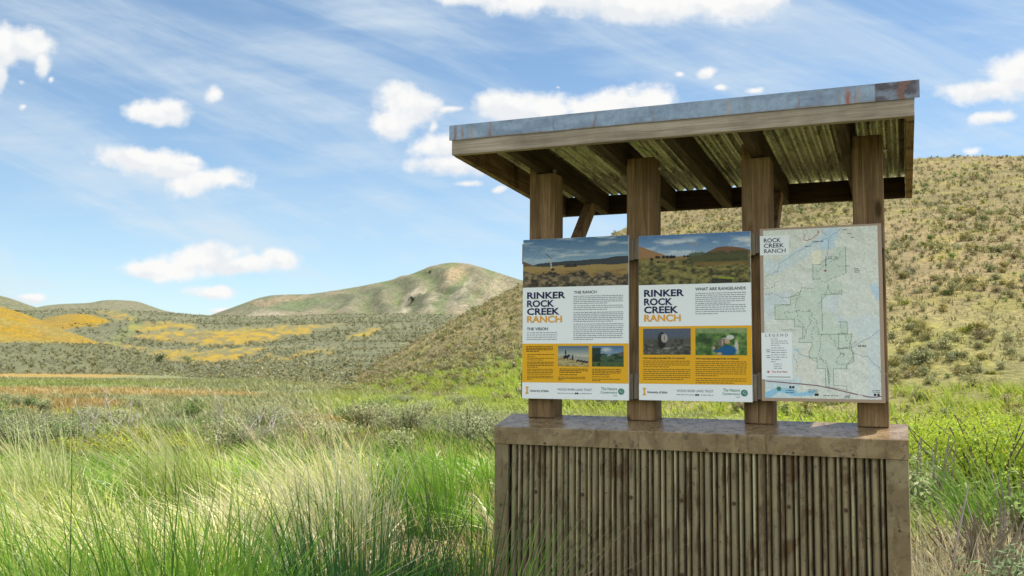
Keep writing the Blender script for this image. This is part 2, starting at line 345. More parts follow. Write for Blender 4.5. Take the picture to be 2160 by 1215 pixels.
# the long sage slope across the valley
slope = Hill([(-420, 655, 1000), (0, 660, 1000), (70, 655, 1000), (180, 652, 1000), (300, 656, 1000), (420, 664, 1000), (520, 668, 1000), (700, 663, 1000), (880, 662, 950), (1000, 668, 900), (1200, 690, 800), (1500, 720, 700)],
             [(-420, 210, -.4), (250, 205, -.4), (400, 170, -.4), (650, 95, -.4), (900, 80, -.4), (1500, 80, -.4)], 1.28, step=4, rows=170, rough=5, rscale=.008, seed=41)
Y_POLYS = [[(275, 712), (310, 701), (400, 698), (460, 696), (505, 690), (560, 690), (590, 684), (650, 688), (725, 685), (640, 706), (560, 720), (470, 730), (420, 727), (330, 718)],
           [(205, 722), (260, 724), (310, 735), (340, 740), (430, 739), (520, 731), (565, 735), (545, 746), (480, 762), (400, 766), (340, 752), (280, 734)],
           [(500, 764), (560, 756), (620, 747), (700, 734), (690, 741), (600, 758)], [(733, 714), (768, 696), (800, 692), (812, 697), (770, 711)],
           [(200, 657), (240, 655), (282, 668), (286, 676), (250, 672)], [(270, 690), (330, 683), (400, 680), (410, 690), (320, 694), (280, 700)]]
def yellow_mask(h, polys, soft=10, wob=12):
    w = (fbm(h.pu*.03, h.pv*.09, 4, 55)-.5)*wob*2; w2 = (fbm(h.pu*.12, h.pv*.3, 3, 57)-.5)*wob
    m = np.zeros(h.pu.shape)
    for p in polys: m = np.maximum(m, inpoly(h.pu+w*2, h.pv+w*.5+w2*.6, p, soft))
    return np.clip((m-fbm(h.pu*.16, h.pv*.5, 4, 59)*.62)*2.6, 0, 1)
def slope_cols():
    n = np.clip((slope.n-.3)*2.5, 0, 1)
    C = lerp3((.145, .15, .09), (.195, .19, .112), n)
    ym = yellow_mask(slope, Y_POLYS); ym = ym*np.clip(1.25-(fbm(slope.pu*.05, slope.pv*.16, 4, 91) > .60)*.9, 0, 1)
    yc = lerp3((.34, .255, .05), (.36, .24, .04), np.clip((slope.n2-.3)*2.5, 0, 1)); ym = ym*np.clip(.62+(fbm(slope.pu*.09, slope.pv*.3, 4, 93)-.42)*3, .25, 1); C = C*(1-ym[..., None])+yc*ym[..., None]
    gm = inpoly(slope.pu, slope.pv+(slope.n-.5)*20, [(240, 735), (300, 690), (285, 665), (275, 680), (230, 720)], 8)*.5; C = lerp3(C, (.2, .24, .08), gm)
    return C, 1-ym*.9
M_SAGE = terrain_mat('sage_slope_scrub', .42, (.085, .10, .058), .8, .45, 2.5)
c, a = slope_cols(); slope.build('sage_slope', M_SAGE, c, a)

hA = Hill([(-420, 712, 340), (-100, 727, 340), (0, 732, 340), (60, 728, 340), (140, 726, 340), (200, 728, 335), (260, 738, 325), (320, 753, 310), (370, 765, 300), (420, 778, 290), (470, 790, 280)], [(-420, 225, -.3), (300, 225, -.3), (470, 230, -.2)], 1.0, rough=1.4, rscale=.02, seed=51, rows=70)
hA.build('sage_knoll', M_SAGE, lerp3((.13, .14, .075), (.2, .19, .105), hA.n))
M_YEL = terrain_mat('yellow_flower_slope', .3, (.17, .15, .06), .85, .5, .8)
hB = Hill([(-420, 600, 560), (-150, 625, 560), (0, 646, 560), (30, 655, 560), (60, 665, 555), (100, 681, 545), (140, 697, 530), (180, 711, 515), (215, 724, 500), (260, 740, 480)], [(-420, 400, 8), (260, 420, 9)], 1.0, rough=2, rscale=.02, seed=61, rows=70)
hB.build('yellow_hill', M_YEL, lerp3(lerp3((.31, .195, .02), (.27, .185, .045), np.clip((hB.n-.3)*2.5, 0, 1)), (.22, .21, .09), np.clip((fbm(hB.P[..., 0]*.06, hB.P[..., 1]*.06, 5, 95)-.48)*3.2, 0, .42)))
hC = Hill([(20, 700, 700), (60, 684, 700), (95, 671, 700), (130, 664, 700), (170, 662, 700), (200, 665, 695), (225, 672, 690), (248, 686, 680), (262, 700, 670), (280, 715, 660)], [(20, 560, 18), (280, 585, 20)], .9, rough=2, rscale=.02, seed=62, rows=60)
hC.build('yellow_hill', M_YEL, lerp3(lerp3((.32, .20, .018), (.28, .185, .04), np.clip((hC.n-.3)*2.5, 0, 1)), (.2, .2, .08), np.clip((fbm(hC.P[..., 0]*.06, hC.P[..., 1]*.06, 5, 96)-.48)*3.2, 0, .42)))

# dry hillside rising behind the kiosk on the right
side = Hill([(640, 846, 118), (690, 833, 120), (745, 800, 124), (800, 765, 126), (850, 735, 128), (900, 705, 130), (950, 676, 132), (1000, 650, 134), (1050, 625, 135), (1097, 599, 135), (1150, 572, 134), (1200, 545, 132), (1250, 518, 130), (1300, 490, 128), (1350, 465, 126), (1400, 441, 124), (1500, 412, 120), (1600, 390, 116), (1700, 368, 113), (1800, 350, 111), (1930, 334, 110), (2050, 329, 110), (2160, 329, 110), (2300, 330, 110), (2500, 340, 110)],
            [(640, 85, -.5), (800, 60, -.5), (1000, 43, -.4), (1300, 33, -.4), (1700, 29, -.3), (2160, 27, -.3), (2500, 26, -.3)], 1.08, step=6, rows=130, rough=1.2, rscale=.05, seed=71, round_=.1)
def side_cols():
    n = np.clip((side.n-.3)*2.6, 0, 1); f2 = fbm(side.P[..., 0]*.5, side.P[..., 1]*.5, 4, 99)
    C = lerp3((.305, .238, .125), (.24, .20, .10), n); C = lerp3(C, (.36, .34, .05), np.clip((f2-.58)*5, 0, .28))
    lo = np.clip((.30-side.T+(side.n-.5)*.35)/.14, 0, 1); C = lerp3(C, (.30, .36, .07), lo*np.where(side.U < 1400, .9, .25))
    return C
M_SIDE = terrain_mat('dry_hillside_soil', .62, (.20, .175, .085), .6, .5, 5.)
side.build('hillside', M_SIDE, side_cols(), np.full(side.T.shape, .8))

# ------------------------------------------------------------------ plants
def leaf_mat(name, trans=.3, rough=.75):
    m, k, b = mat(name, rough, .25)
    c = k.add('ShaderNodeAttribute', attribute_name='Col').outputs['Color']; oi = k.add('ShaderNodeObjectInfo').outputs['Random']
    o = k.add('ShaderNodeTexCoord').outputs['Object']
    c = k.mix(1., c, k.ramp(oi, [(0, (.80, .82, .85)), (1, (1.15, 1.12, 1.0))]), 'MULTIPLY')
    c = k.mix(1., c, k.ramp(k.noise(o, 4, 3), [(.3, (.8, .82, .8)), (.7, (1.2, 1.15, 1.1))]), 'MULTIPLY')
    k.l.new(c, b.inputs['Base Color'])
    t = k.add('ShaderNodeBsdfTranslucent', {'Color': c}); mx = k.add('ShaderNodeMixShader', {0: trans}); out = k.n['Material Output']
    k.l.new(b.outputs[0], mx.inputs[1]); k.l.new(t.outputs[0], mx.inputs[2]); k.l.new(mx.outputs[0], out.inputs[0])
    return m
M_LEAF = leaf_mat('sage_leaves', .3); M_GRASS = leaf_mat('grass_blades', .42, .5); M_WILLOW = leaf_mat('willow_leaves', .45, .5)
M_TWIG = plain('grey_twigs', (.30, .25, .19), .9, .1); M_DEAD = plain('bleached_dead_wood', (.50, .44, .37), .9, .1); M_BARK = plain('brown_stems', (.15, .11, .075), .9, .1)
WIND = -_rt

def foliage(n, rx, h, leaf, cols, lobes=7, up=.5, aspect=.45, rng=RNG, base=.12, nup=.55):
    """scattered leaf quads in a lobed dome; cols: list of colours to choose from"""
    lc = np.stack([rng.normal(0, rx*.3, lobes), rng.normal(0, rx*.3, lobes), rng.uniform(h*.3, h*.72, lobes)], 1); lr = rng.uniform(.32, .55, lobes)
    i = rng.integers(0, lobes, n); d = rng.normal(0, 1, (n, 3)); d /= np.linalg.norm(d, axis=1)[:, None]; rad = rng.random(n)**.4
    c = lc[i]+d*np.stack([rx*lr[i]*rad, rx*lr[i]*rad, h*.55*lr[i]*rad*1.1], 1); c[:, 2] = np.clip(c[:, 2], h*base*rng.random(n), None)
    q = rng.random(n) < .16; c[q] = c[q]*rng.random((q.sum(), 1))*.9+np.array([0, 0, .04*h])
    nrm = d+rng.normal(0, .55, (n, 3)); nrm[:, 2] += nup; nrm /= np.linalg.norm(nrm, axis=1)[:, None]
    t = rng.normal(0, .6, (n, 3)); t[:, 2] += up*2; t -= nrm*(t*nrm).sum(1)[:, None]; t /= np.linalg.norm(t, axis=1)[:, None]; s = np.cross(nrm, t)
    L = leaf*rng.uniform(.6, 1.4, n)[:, None]; W = L*aspect
    V = np.stack([c-t*L*.5, c+s*W*.5, c+t*L*.5, c-s*W*.5], 1)
    C = np.asarray(cols)[rng.integers(0, len(cols), n)]*rng.uniform(.75, 1.25, (n, 1)); C = C*(np.asarray([.9, .95, 1.05, 1.0])[lc[:, 2].argsort().argsort()[i] % 4])[:, None]
    k = lobes; o = np.zeros((k, 3)); w = np.array([rx*.022, 0, 0]); e = lc[:k]*np.array([1.5, 1.5, 1.15])      # the twigs that carry the leaves
    V = np.concatenate([V, np.stack([o-w, o+w, e+w*.4, e-w*.4], 1)]); C = np.concatenate([C, np.tile([.16, .13, .10], (k, 1))]); n += k
    return V.reshape(-1, 3), np.arange(n*4).reshape(n, 4), np.repeat(C, 4, 0)

def blades(base, h, lean, width, cols, segs=4, curl=.8, tipcol=None, wind=.35, rng=RNG, spread=.35):
    """base (n,3): grass blades as tapering bent strips"""
    n = len(base); az = rng.uniform(0, 2*np.pi, n); out = np.stack([np.cos(az), np.sin(az), np.zeros(n)], 1)
    if np.ndim(lean): out = np.asarray(lean)
    dirv = out*(spread*rng.random(n)**.7)[:, None]+WIND*(wind*rng.uniform(.3, 1.6, n))[:, None]
    H = np.asarray(h)*rng.uniform(.6, 1.1, n); fa = rng.uniform(0, np.pi, n); sv = np.stack([np.cos(fa), np.sin(fa), np.zeros(n)], 1)
    t = np.linspace(0, 1, segs+1)
    cu = curl*rng.uniform(.5, 1.5, n)
    Z = H[:, None]*(t-.28*cu[:, None]*np.linalg.norm(dirv, axis=1)[:, None]*t**2.5)
    off = (t*.45+.55*t**2.2*cu[:, None])*H[:, None]
    ctr = base[:, None]+dirv[:, None]*off[..., None]; ctr[..., 2] += Z
    w = np.asarray(width)*rng.uniform(.6, 1.3, n); prof = np.clip(1.08-t**1.6, .08, 1)*.5
    e = sv[:, None]*(w[:, None]*prof)[..., None]
    V = np.stack([ctr-e, ctr+e], 2).reshape(-1, 3)
    k = 2*(segs+1); b = (np.arange(n)*k)[:, None]+(np.arange(segs)*2)[None]; b = b.ravel()
    F = np.stack([b, b+1, b+3, b+2], 1)
    c = np.asarray(cols)[rng.integers(0, len(cols), n)]*rng.uniform(.8, 1.2, (n, 1))
    C = np.repeat(c[:, None], segs+1, 1)
    if tipcol is not None:
        tm = (t**1.7)[None, :, None]*rng.uniform(0, 1, (n, 1, 1)); C = C*(1-tm)+np.asarray(tipcol)*tm
    return V, F, np.repeat(C[:, :, None], 2, 2).reshape(-1, 3)
class Acc:
    def __init__(s): s.v = []; s.f = []; s.c = []; s.n = 0
    def add(s, vfc, off=None):
        v, f, c = vfc; s.v.append(v if off is None else v+off); s.f.append(f+s.n); s.c.append(c); s.n += len(v)
    def build(s, name, m, parent=None):
        return mesh_obj(name, np.concatenate(s.v), np.concatenate(s.f), m, parent, cols=np.concatenate(s.c), smooth=False)
def rotz(V, a): c, s_ = np.cos(a), np.sin(a); return np.stack([V[:, 0]*c-V[:, 1]*s_, V[:, 0]*s_+V[:, 1]*c, V[:, 2]], 1)

SG = [(.42, .43, .27), (.37, .385, .225), (.47, .47, .32), (.31, .33, .18)]
OLV = [(.37, .345, .16), (.42, .37, .17), (.29, .28, .12)]; GRY = [(.40, .35, .26), (.34, .29, .21), (.45, .40, .29)]
LIM = [(.34, .38, .05), (.40, .40, .06), (.26, .32, .05)]; GNB = [(.22, .31, .10), (.18, .26, .09), (.28, .35, .14)]
KINDS = [('grey green', SG), ('olive brown', OLV), ('ashy grey, half bare', GRY), ('yellow green', LIM), ('fresh green', GNB)]

def shrubs():
    proto = []
    for ki, (nm, cs) in enumerate(KINDS):
        for q in range(2):
            cs = [tuple(np.array(c)*[.97, .95, .82]) for c in cs]; V, F, C = foliage(420, .62, .8 if ki != 3 else .5, .11, cs, lobes=10, nup=.9)
            me = mesh_obj('sagebrush', V, F, M_LEAF, cols=C); proto.append(me.data); bpy.data.objects.remove(me)
    P, T = side.sample(11500, 1.0, .02, 1.02, 620, 2450)
    gap = fbm(P[:, 0]*.12, P[:, 1]*.12, 4, 611); keep = (gap > .44) | (RNG.random(len(P)) < .3); P, T = P[keep], T[keep]
    kind = RNG.choice(5, len(P), p=[.46, .27, .14, .04, .09]); size = (.22+.42*RNG.random(len(P))**1.7)*np.where(RNG.random(len(P)) < .1, 1.5, 1)*np.where(kind == 3, .7, 1)*np.where(T < .3, 1.1, 1)
    u, v = pix(P); dist = np.linalg.norm(P-CAM, axis=1)
    # what the kiosk does not hide
    vis = (u > 600) & (u < 2160) & ~((u > 1100) & (u < 1868) & (v > 485) & (v < 850)) & ~((u > 1040) & (u < 1920) & (v > 870)) & ~((u > 1000) & (u < 1910) & (v < 425))
    big = np.where(vis, size/dist, 0).argsort()[::-1][:290]; isbig = np.zeros(len(P), bool); isbig[big] = True
    for j, i in enumerate(big):
        o = bpy.data.objects.new('sagebrush', proto[kind[i]*2+j % 2]); COL.objects.link(o); o.location = P[i]-np.array([0, 0, .05]); o.rotation_euler.z = RNG.uniform(0, 6.28)
        s = size[i]; o.scale = (s, s, s*RNG.uniform(.75, 1.1))
        z = 'beyond the map board' if u[i] > 1860 else ('falling toward the valley' if u[i] < 1100 else 'behind the kiosk posts')
        nm, noun = KINDS[kind[i]][0], 'sagebrush bush' if kind[i] not in (3,) else 'low flowering bush'
        tag(o, f'{nm} {noun} on the hillside {z}', 'shrub', 'sagebrush bushes on the hillside')
    acc = Acc(); lows = [[foliage(48, .6, .8 if k != 3 else .5, .27, [tuple(np.array(c)*[.97, .95, .82]) for c in cs], lobes=6, nup=.8) for q in range(3)] for k, (nm, cs) in enumerate(KINDS)]
    def put(P, kind, size):
        for p, k, s in zip(P, kind, size):
            V, F, C = lows[k][RNG.integers(3)]; acc.add((rotz(V, RNG.uniform(0, 6.28))*s+p, F, C*RNG.uniform(.8, 1.2)))
    put(P[~isbig], kind[~isbig], size[~isbig])
    tag(acc.build('far_sagebrush', M_LEAF), kind='stuff')
    acc2 = Acc(); lows2 = [foliage(22, .7, .7, .36, [tuple(np.array(c)*.86) for c in (SG if q < 4 else OLV)], lobes=4, nup=1.8) for q in range(6)]
    Q, T2 = slope.sample(6500, 1.5, .0, .45, -250, 1100); qu, qv = pix(Q)
    fake = type('h', (), {})(); fake.pu, fake.pv = qu, qv; keep = yellow_mask(fake, Y_POLYS) < RNG.random(len(Q))*.6+.2
    for p in Q[keep]:
        V, F, C = lows2[RNG.integers(6)]; acc2.add((rotz(V, RNG.uniform(0, 6.28))*RNG.uniform(.6, 1.5)+p, F, C*RNG.uniform(.72, 1.05)))
    Q, T2 = slope.sample(5000, .6, .3, 1.0, -250, 1100); fake.pu, fake.pv = pix(Q); keep = yellow_mask(fake, Y_POLYS) < .3
    for p in Q[keep]:
        V, F, C = lows2[RNG.integers(6)]; acc2.add((rotz(V, RNG.uniform(0, 6.28))*RNG.uniform(1.2, 2.6)+p, F, C*RNG.uniform(.6, .95)))
    Q, T2 = hA.sample(1300, .5, 0, 1.05, -250, 480)
    for p in Q:
        V, F, C = lows2[RNG.integers(6)]; acc2.add((rotz(V, RNG.uniform(0, 6.28))*RNG.uniform(.7, 1.7)+p, F, C*RNG.uniform(.7, 1.05)))
    tag(acc2.build('valley_sagebrush', M_LEAF), kind='stuff')
shrubs()

def gpos(u, r):
    d = ray(u, 800.); h = d[..., :2]/np.hypot(d[..., 0], d[..., 1])[..., None]
    x = CAM[0]+h[..., 0]*r; y = CAM[1]+h[..., 1]*r; return np.stack([x, y, ground_z(x, y)], -1)
def kiosk_clear(P, m=.06): return ~((P[:, 0] > -.13-m) & (P[:, 0] < 2.05+m) & (P[:, 1] > -.13-m) & (P[:, 1] < .34+m))

LIME = [(.48, .56, .08), (.38, .50, .06), (.55, .60, .15)]; STRAW = [(.82, .75, .46), (.70, .62, .33), (.90, .86, .64)]; GREEN = [(.15, .34, .025), (.22, .44, .035), (.10, .24, .02)]
RUSH = [(.05, .12, .035), (.07, .16, .04), (.04, .10, .04)]; PALE = [(.58, .62, .26), (.48, .56, .2), (.66, .68, .34)]; DRY = [(.45, .36, .20), (.36, .28, .15), (.55, .46, .28)]

def tuft(acc, p, n, rad, h, w, cols, tip=None, **kw):
    a = RNG.uniform(0, 6.28, n); q = rad*RNG.random(n)**.6; out = np.stack([np.cos(a), np.sin(a), 0*a], 1)
    B = p+out*q[:, None]; B[:, 2] = p[2]-.02
    o2 = out+RNG.normal(0, .4, (n, 3)); o2[:, 2] = 0
    acc.add(blades(B, np.full(n, h), o2, np.full(n, w), cols, tipcol=tip, **kw))

def grass():
    acc = Acc()
    # tall wind-combed bunch grass in separate clumps
    N = 420; u = RNG.uniform(-260, 1060, N); r = 2.5+(14-2.5)*RNG.random(N)**.85
    P = gpos(u, r); ok = kiosk_clear(P, .3); reg = fbm(P[:, 0]*.5, P[:, 1]*.5, 3, 123)
    for p, rr, uu, g, o in zip(P, r, u, reg, ok):
        if not o or (uu > 600 and rr < 6.4) or (770 < uu < 1040 and rr < 11.8): continue
        if rr < 3.3: continue
        k = g+RNG.normal(0, .07)-(.22 if rr < 5.4 else 0)+(.10 if 430 < uu < 860 and rr > 5.5 else -.12)
        if k < .45: cs, tip, h = GREEN+[(.14, .33, .03)], (.44, .58, .07), .95
        elif k < .53: cs, tip, h = LIME+GREEN[:2], (.78, .76, .30), .95
        elif k < .60: cs, tip, h = PALE+LIME, (.88, .84, .5), .9
        else: cs, tip, h = STRAW+PALE+LIME, (.92, .87, .60), .95
        f = RNG.choice([.55, .85, 1.1, 1.35]); cs = [tuple(np.array(c)*f) for c in cs]
        h *= RNG.uniform(.4, .95)*(1 if rr < 8 else (.8 if rr < 10 else .6)); wd = .0088+.00105*rr; nb = int(np.clip(760/rr, 80, 170)); wn = RNG.uniform(.35, 1.0); sp = RNG.uniform(.5, 1.1)
        tuft(acc, p, nb, .10+.016*rr, h, wd, cs, tip, wind=wn, spread=sp, curl=1.35)
        tuft(acc, p, nb//5, .09+.012*rr, h*.8, wd*1.5, [(.95, .92, .76), (.90, .84, .60)], None, wind=wn*1.2, spread=sp*1.4, curl=1.3)
    # short undergrowth
    N = 1700; u = RNG.uniform(-260, 1075, N); r = 2.6+(24-2.6)*RNG.random(N); P = gpos(u, r); pu, pv = pix(P)
    bare = inpoly(pu, pv, [(800, 1085), (900, 1045), (985, 1035), (1030, 1100), (1000, 1200), (850, 1200), (800, 1150)])
    for p, rr, o, b in zip(P, r, kiosk_clear(P, .1), bare):
        if not o or (b and RNG.random() < .75): continue
        q = RNG.random(); cs = DRY if (q < .3 or b) else ([(.09, .2, .03), (.14, .28, .04), (.07, .15, .03)] if q < .8 else LIME)
        tuft(acc, p, int(np.clip(230/rr, 16, 50)), .14+.012*rr, (.30 if not b else .13)*RNG.uniform(.6, 1.3), .006+.0008*rr, cs, None, spread=.9, wind=.3)
    # right of and behind the kiosk
    N = 420; u = RNG.uniform(1000, 2450, N); r = RNG.uniform(4.5, 20, N); P = gpos(u, r)
    for p, rr, uu in zip(P, r, u):
        if not kiosk_clear(p[None], .15)[0] or (uu < 1900 and rr < 7): continue
        cs, tip = ((DRY+STRAW, (.7, .62, .42)) if rr < 8.5 else (LIME+GREEN, (.5, .5, .15)))
        tuft(acc, p, int(np.clip(460/rr, 34, 90)), .16+.012*rr, (.5 if rr < 8.5 else .42)*RNG.uniform(.6, 1.1), .0055+.0008*rr, cs, tip, wind=.3, spread=.7)
    tag(acc.build('grass', M_GRASS), kind='stuff')
    # low growth over the flat meadow, in the colour of its patch
    acc = Acc(); N = 7000; u = RNG.uniform(-260, 1500, N); r = 20+110*RNG.random(N)**1.3; P = gpos(u, r); gc = ground_color(P)
    for p, rr, c in zip(P, r, gc): tuft(acc, p, 7, .25+.006*rr, .22+.001*rr, .03+.0011*rr, [tuple(c*1.25), tuple(c*.95), tuple(c*[1.05, 1.06, .9])], None, segs=2, spread=.9)
    tag(acc.build('meadow_growth', M_GRASS), kind='stuff')
    # green herbs at the foot of the hillside
    acc = Acc(); P, T = side.sample(3400, 1.2, -.03, .22, 660, 2400); pu, pv = pix(P)
    for p in P[(pu < 1400) | (T < .06)]: tuft(acc, p, 10, .38, .42, .06, [(.42, .50, .08), (.36, .46, .07), (.30, .42, .07), (.46, .48, .13)], None, segs=2, spread=.8)
    tag(acc.build('herbs', M_GRASS), kind='stuff')
    # thin dry bunch grass between the bushes of the hillside
    acc = Acc(); P, T = side.sample(9000, .9, .1, 1.02, 640, 2400)
    for p in P:
        f = RNG.uniform(.7, 1.15); tuft(acc, p, 5, .28, .24, .06, [tuple(np.array(c)*f) for c in ((.40, .335, .185), (.33, .285, .15), (.31, .30, .13))], None, segs=2, spread=1.)
    tag(acc.build('dry_bunch_grass', M_GRASS), kind='stuff')
grass()

def clump(name, label, cat, u, r, parts, group=None):
    p = gpos(np.float64(u), np.float64(r)); t = thing(name, label, cat, tuple(p), group); parts(t, p); return t
def tuft_part(t, name, *layers):
    acc = Acc()
    for n, rad, h, w, cols, tip, kw in layers: tuft(acc, np.zeros(3), n, rad, h, w, cols, tip, **kw)
    return acc.build(name, M_GRASS, t)
def stalks(t, n, h, rad, col=(.66, .56, .36), wind=.5, w=.0035, seed=0):
    acc = Acc(); rng = np.random.default_rng(seed)
    B = np.stack([rng.normal(0, rad, n), rng.normal(0, rad, n), 0*np.arange(n)], 1)
    o = rng.normal(0, .5, (n, 3)); o[:, 2] = 0
    v, f, c = blades(B, np.full(n, h), o, np.full(n, w), [col], segs=7, curl=.8, wind=wind, spread=.25, rng=rng); acc.add((v, f, c))
    tips = v.reshape(n, 8, 2, 3).mean(2)
    for i in range(n):                        # a feathery seed head along the last part of each stalk
        a, b = tips[i, 5], tips[i, 7]
        q = a+(b-a)*rng.random((14, 1)); acc.add(blades(q-[0, 0, .0], np.full(14, .05), 0, np.full(14, .004), [(.74, .66, .46)], segs=2, wind=.9, spread=.5, rng=rng))
    return acc.build('seed_stalks', M_GRASS, t)

def named_tufts():
    clump('grass_clump', 'biggest green grass clump, nearest the viewer, with dark upright rush stalks', 'grass clump', 335, 3.7,
          lambda t, p: tuft_part(t, 'blades', (820, .44, 1.08, .0105, [(.08, .21, .02), (.13, .30, .025), (.06, .16, .02), (.20, .38, .04)], (.26, .44, .06), dict(wind=.3, spread=.7, curl=1.15)), (120, .4, .9, .008, STRAW+LIME, None, dict(wind=.5, spread=.9, curl=1.4)), (14, .26, 1.2, .007, RUSH+GREEN, None, dict(wind=.03, spread=.18, curl=.3))))
    clump('grass_clump', 'soft bright green grass clump beside the biggest clump with rush stalks', 'grass clump', 40, 3.8, lambda t, p: tuft_part(t, 'blades', (560, .5, .92, .0105, GREEN+GREEN+LIME, (.5, .5, .2), dict(wind=.35, spread=.7))))
    clump('grass_clump', 'dark bluish spiky rush clump between big green clump and kiosk base', 'grass clump', 775, 4.3, lambda t, p: tuft_part(t, 'blades', (460, .24, .93, .0098, [(.03, .09, .03), (.045, .13, .035), (.07, .19, .05)], (.10, .22, .06), dict(wind=.05, spread=.75, curl=.35))))
    clump('grass_clump', 'thin dark rush clump standing beside the kiosk base', 'grass clump', 975, 4.7, lambda t, p: tuft_part(t, 'blades', (90, .16, 1.05, .0075, RUSH, (.12, .2, .07), dict(wind=.1, spread=.5, curl=.3)), (60, .2, .75, .006, GREEN, None, dict(wind=.0, spread=.6))))
    clump('grass_clump', 'short fresh green blades against the front corner of the kiosk base', 'grass clump', 1062, 4.55, lambda t, p: tuft_part(t, 'blades', (70, .14, .86, .009, [(.2, .40, .05), (.14, .30, .04)], None, dict(wind=-.1, spread=.5)), (80, .2, .9, .005, DRY, None, dict(wind=-.35, spread=.6))))
    clump('grass_clump', 'upright green grass clump standing alone beyond the bare soil patch', 'grass clump', 925, 8.2, lambda t, p: (tuft_part(t, 'blades', (230, .24, 1.0, .012, GREEN+[(.2, .40, .06)], (.4, .46, .16), dict(wind=.3, spread=.4)), (70, .3, .45, .008, STRAW, None, dict(spread=.9)))))
    clump('grass_clump', 'straw pale bunch grass with long arching seed stalks in mid meadow', 'grass clump', 745, 7.2, lambda t, p: (tuft_part(t, 'blades', (240, .32, .95, .0115, STRAW+PALE, (.86, .8, .6), dict(wind=.35, spread=.6)), (90, .2, .8, .01, GREEN, None, dict(wind=.1, spread=.4))), stalks(t, 34, 1.5, .22, seed=3, w=.006)))
    clump('grass_clump', 'leaning pale green grass clump below the twin dead branches', 'grass clump', 420, 9.0, lambda t, p: (tuft_part(t, 'blades', (280, .34, 1.15, .013, PALE+LIME, (.7, .68, .36), dict(wind=.7, spread=.35))), stalks(t, 14, 1.4, .25, seed=4, w=.007)))
    clump('grass_clump', 'silvery green bunch grass clump with tall thin seed stalks before sagebrush', 'grass clump', 85, 9.5, lambda t, p: (tuft_part(t, 'blades', (300, .4, 1.1, .013, PALE, (.66, .66, .44), dict(wind=.45, spread=.55))), stalks(t, 12, 1.5, .3, seed=5, w=.007)))
    clump('grass_clump', 'dark green round grass clump beside the grey sage patch', 'grass clump', 565, 14, lambda t, p: tuft_part(t, 'blades', (220, .4, .5, .013, GREEN, None, dict(spread=.8))))
    clump('grass_clump', 'darker grass clump next to the round one, rush blades mixed in', 'grass clump', 625, 12.5, lambda t, p: tuft_part(t, 'blades', (220, .36, .55, .012, GREEN+RUSH, None, dict(spread=.7))))
    clump('grass_clump', 'straw clump with tall bent stalks behind the pale bunch grass', 'grass clump', 690, 9.4, lambda t, p: (tuft_part(t, 'blades', (200, .34, .85, .013, STRAW+LIME, (.8, .74, .5), dict(wind=.5, spread=.6))), stalks(t, 22, 1.45, .3, seed=6, w=.007)))
    clump('reed_clump', 'bright green broad leaning reeds in front of the willow bushes', 'reeds', 2105, 8.3, lambda t, p: tuft_part(t, 'blades', (150, .26, .95, .016, [(.17, .36, .03), (.24, .42, .05), (.13, .3, .03)], (.5, .55, .2), dict(wind=.5, spread=.4))))
    clump('grass_clump', 'dry straw tussock against the map board end of the kiosk base', 'grass clump', 1965, 5.9, lambda t, p: (tuft_part(t, 'blades', (240, .24, .66, .006, DRY+STRAW, (.75, .68, .5), dict(wind=-.1, spread=.7))), stalks(t, 10, .95, .15, seed=8)))
named_tufts()

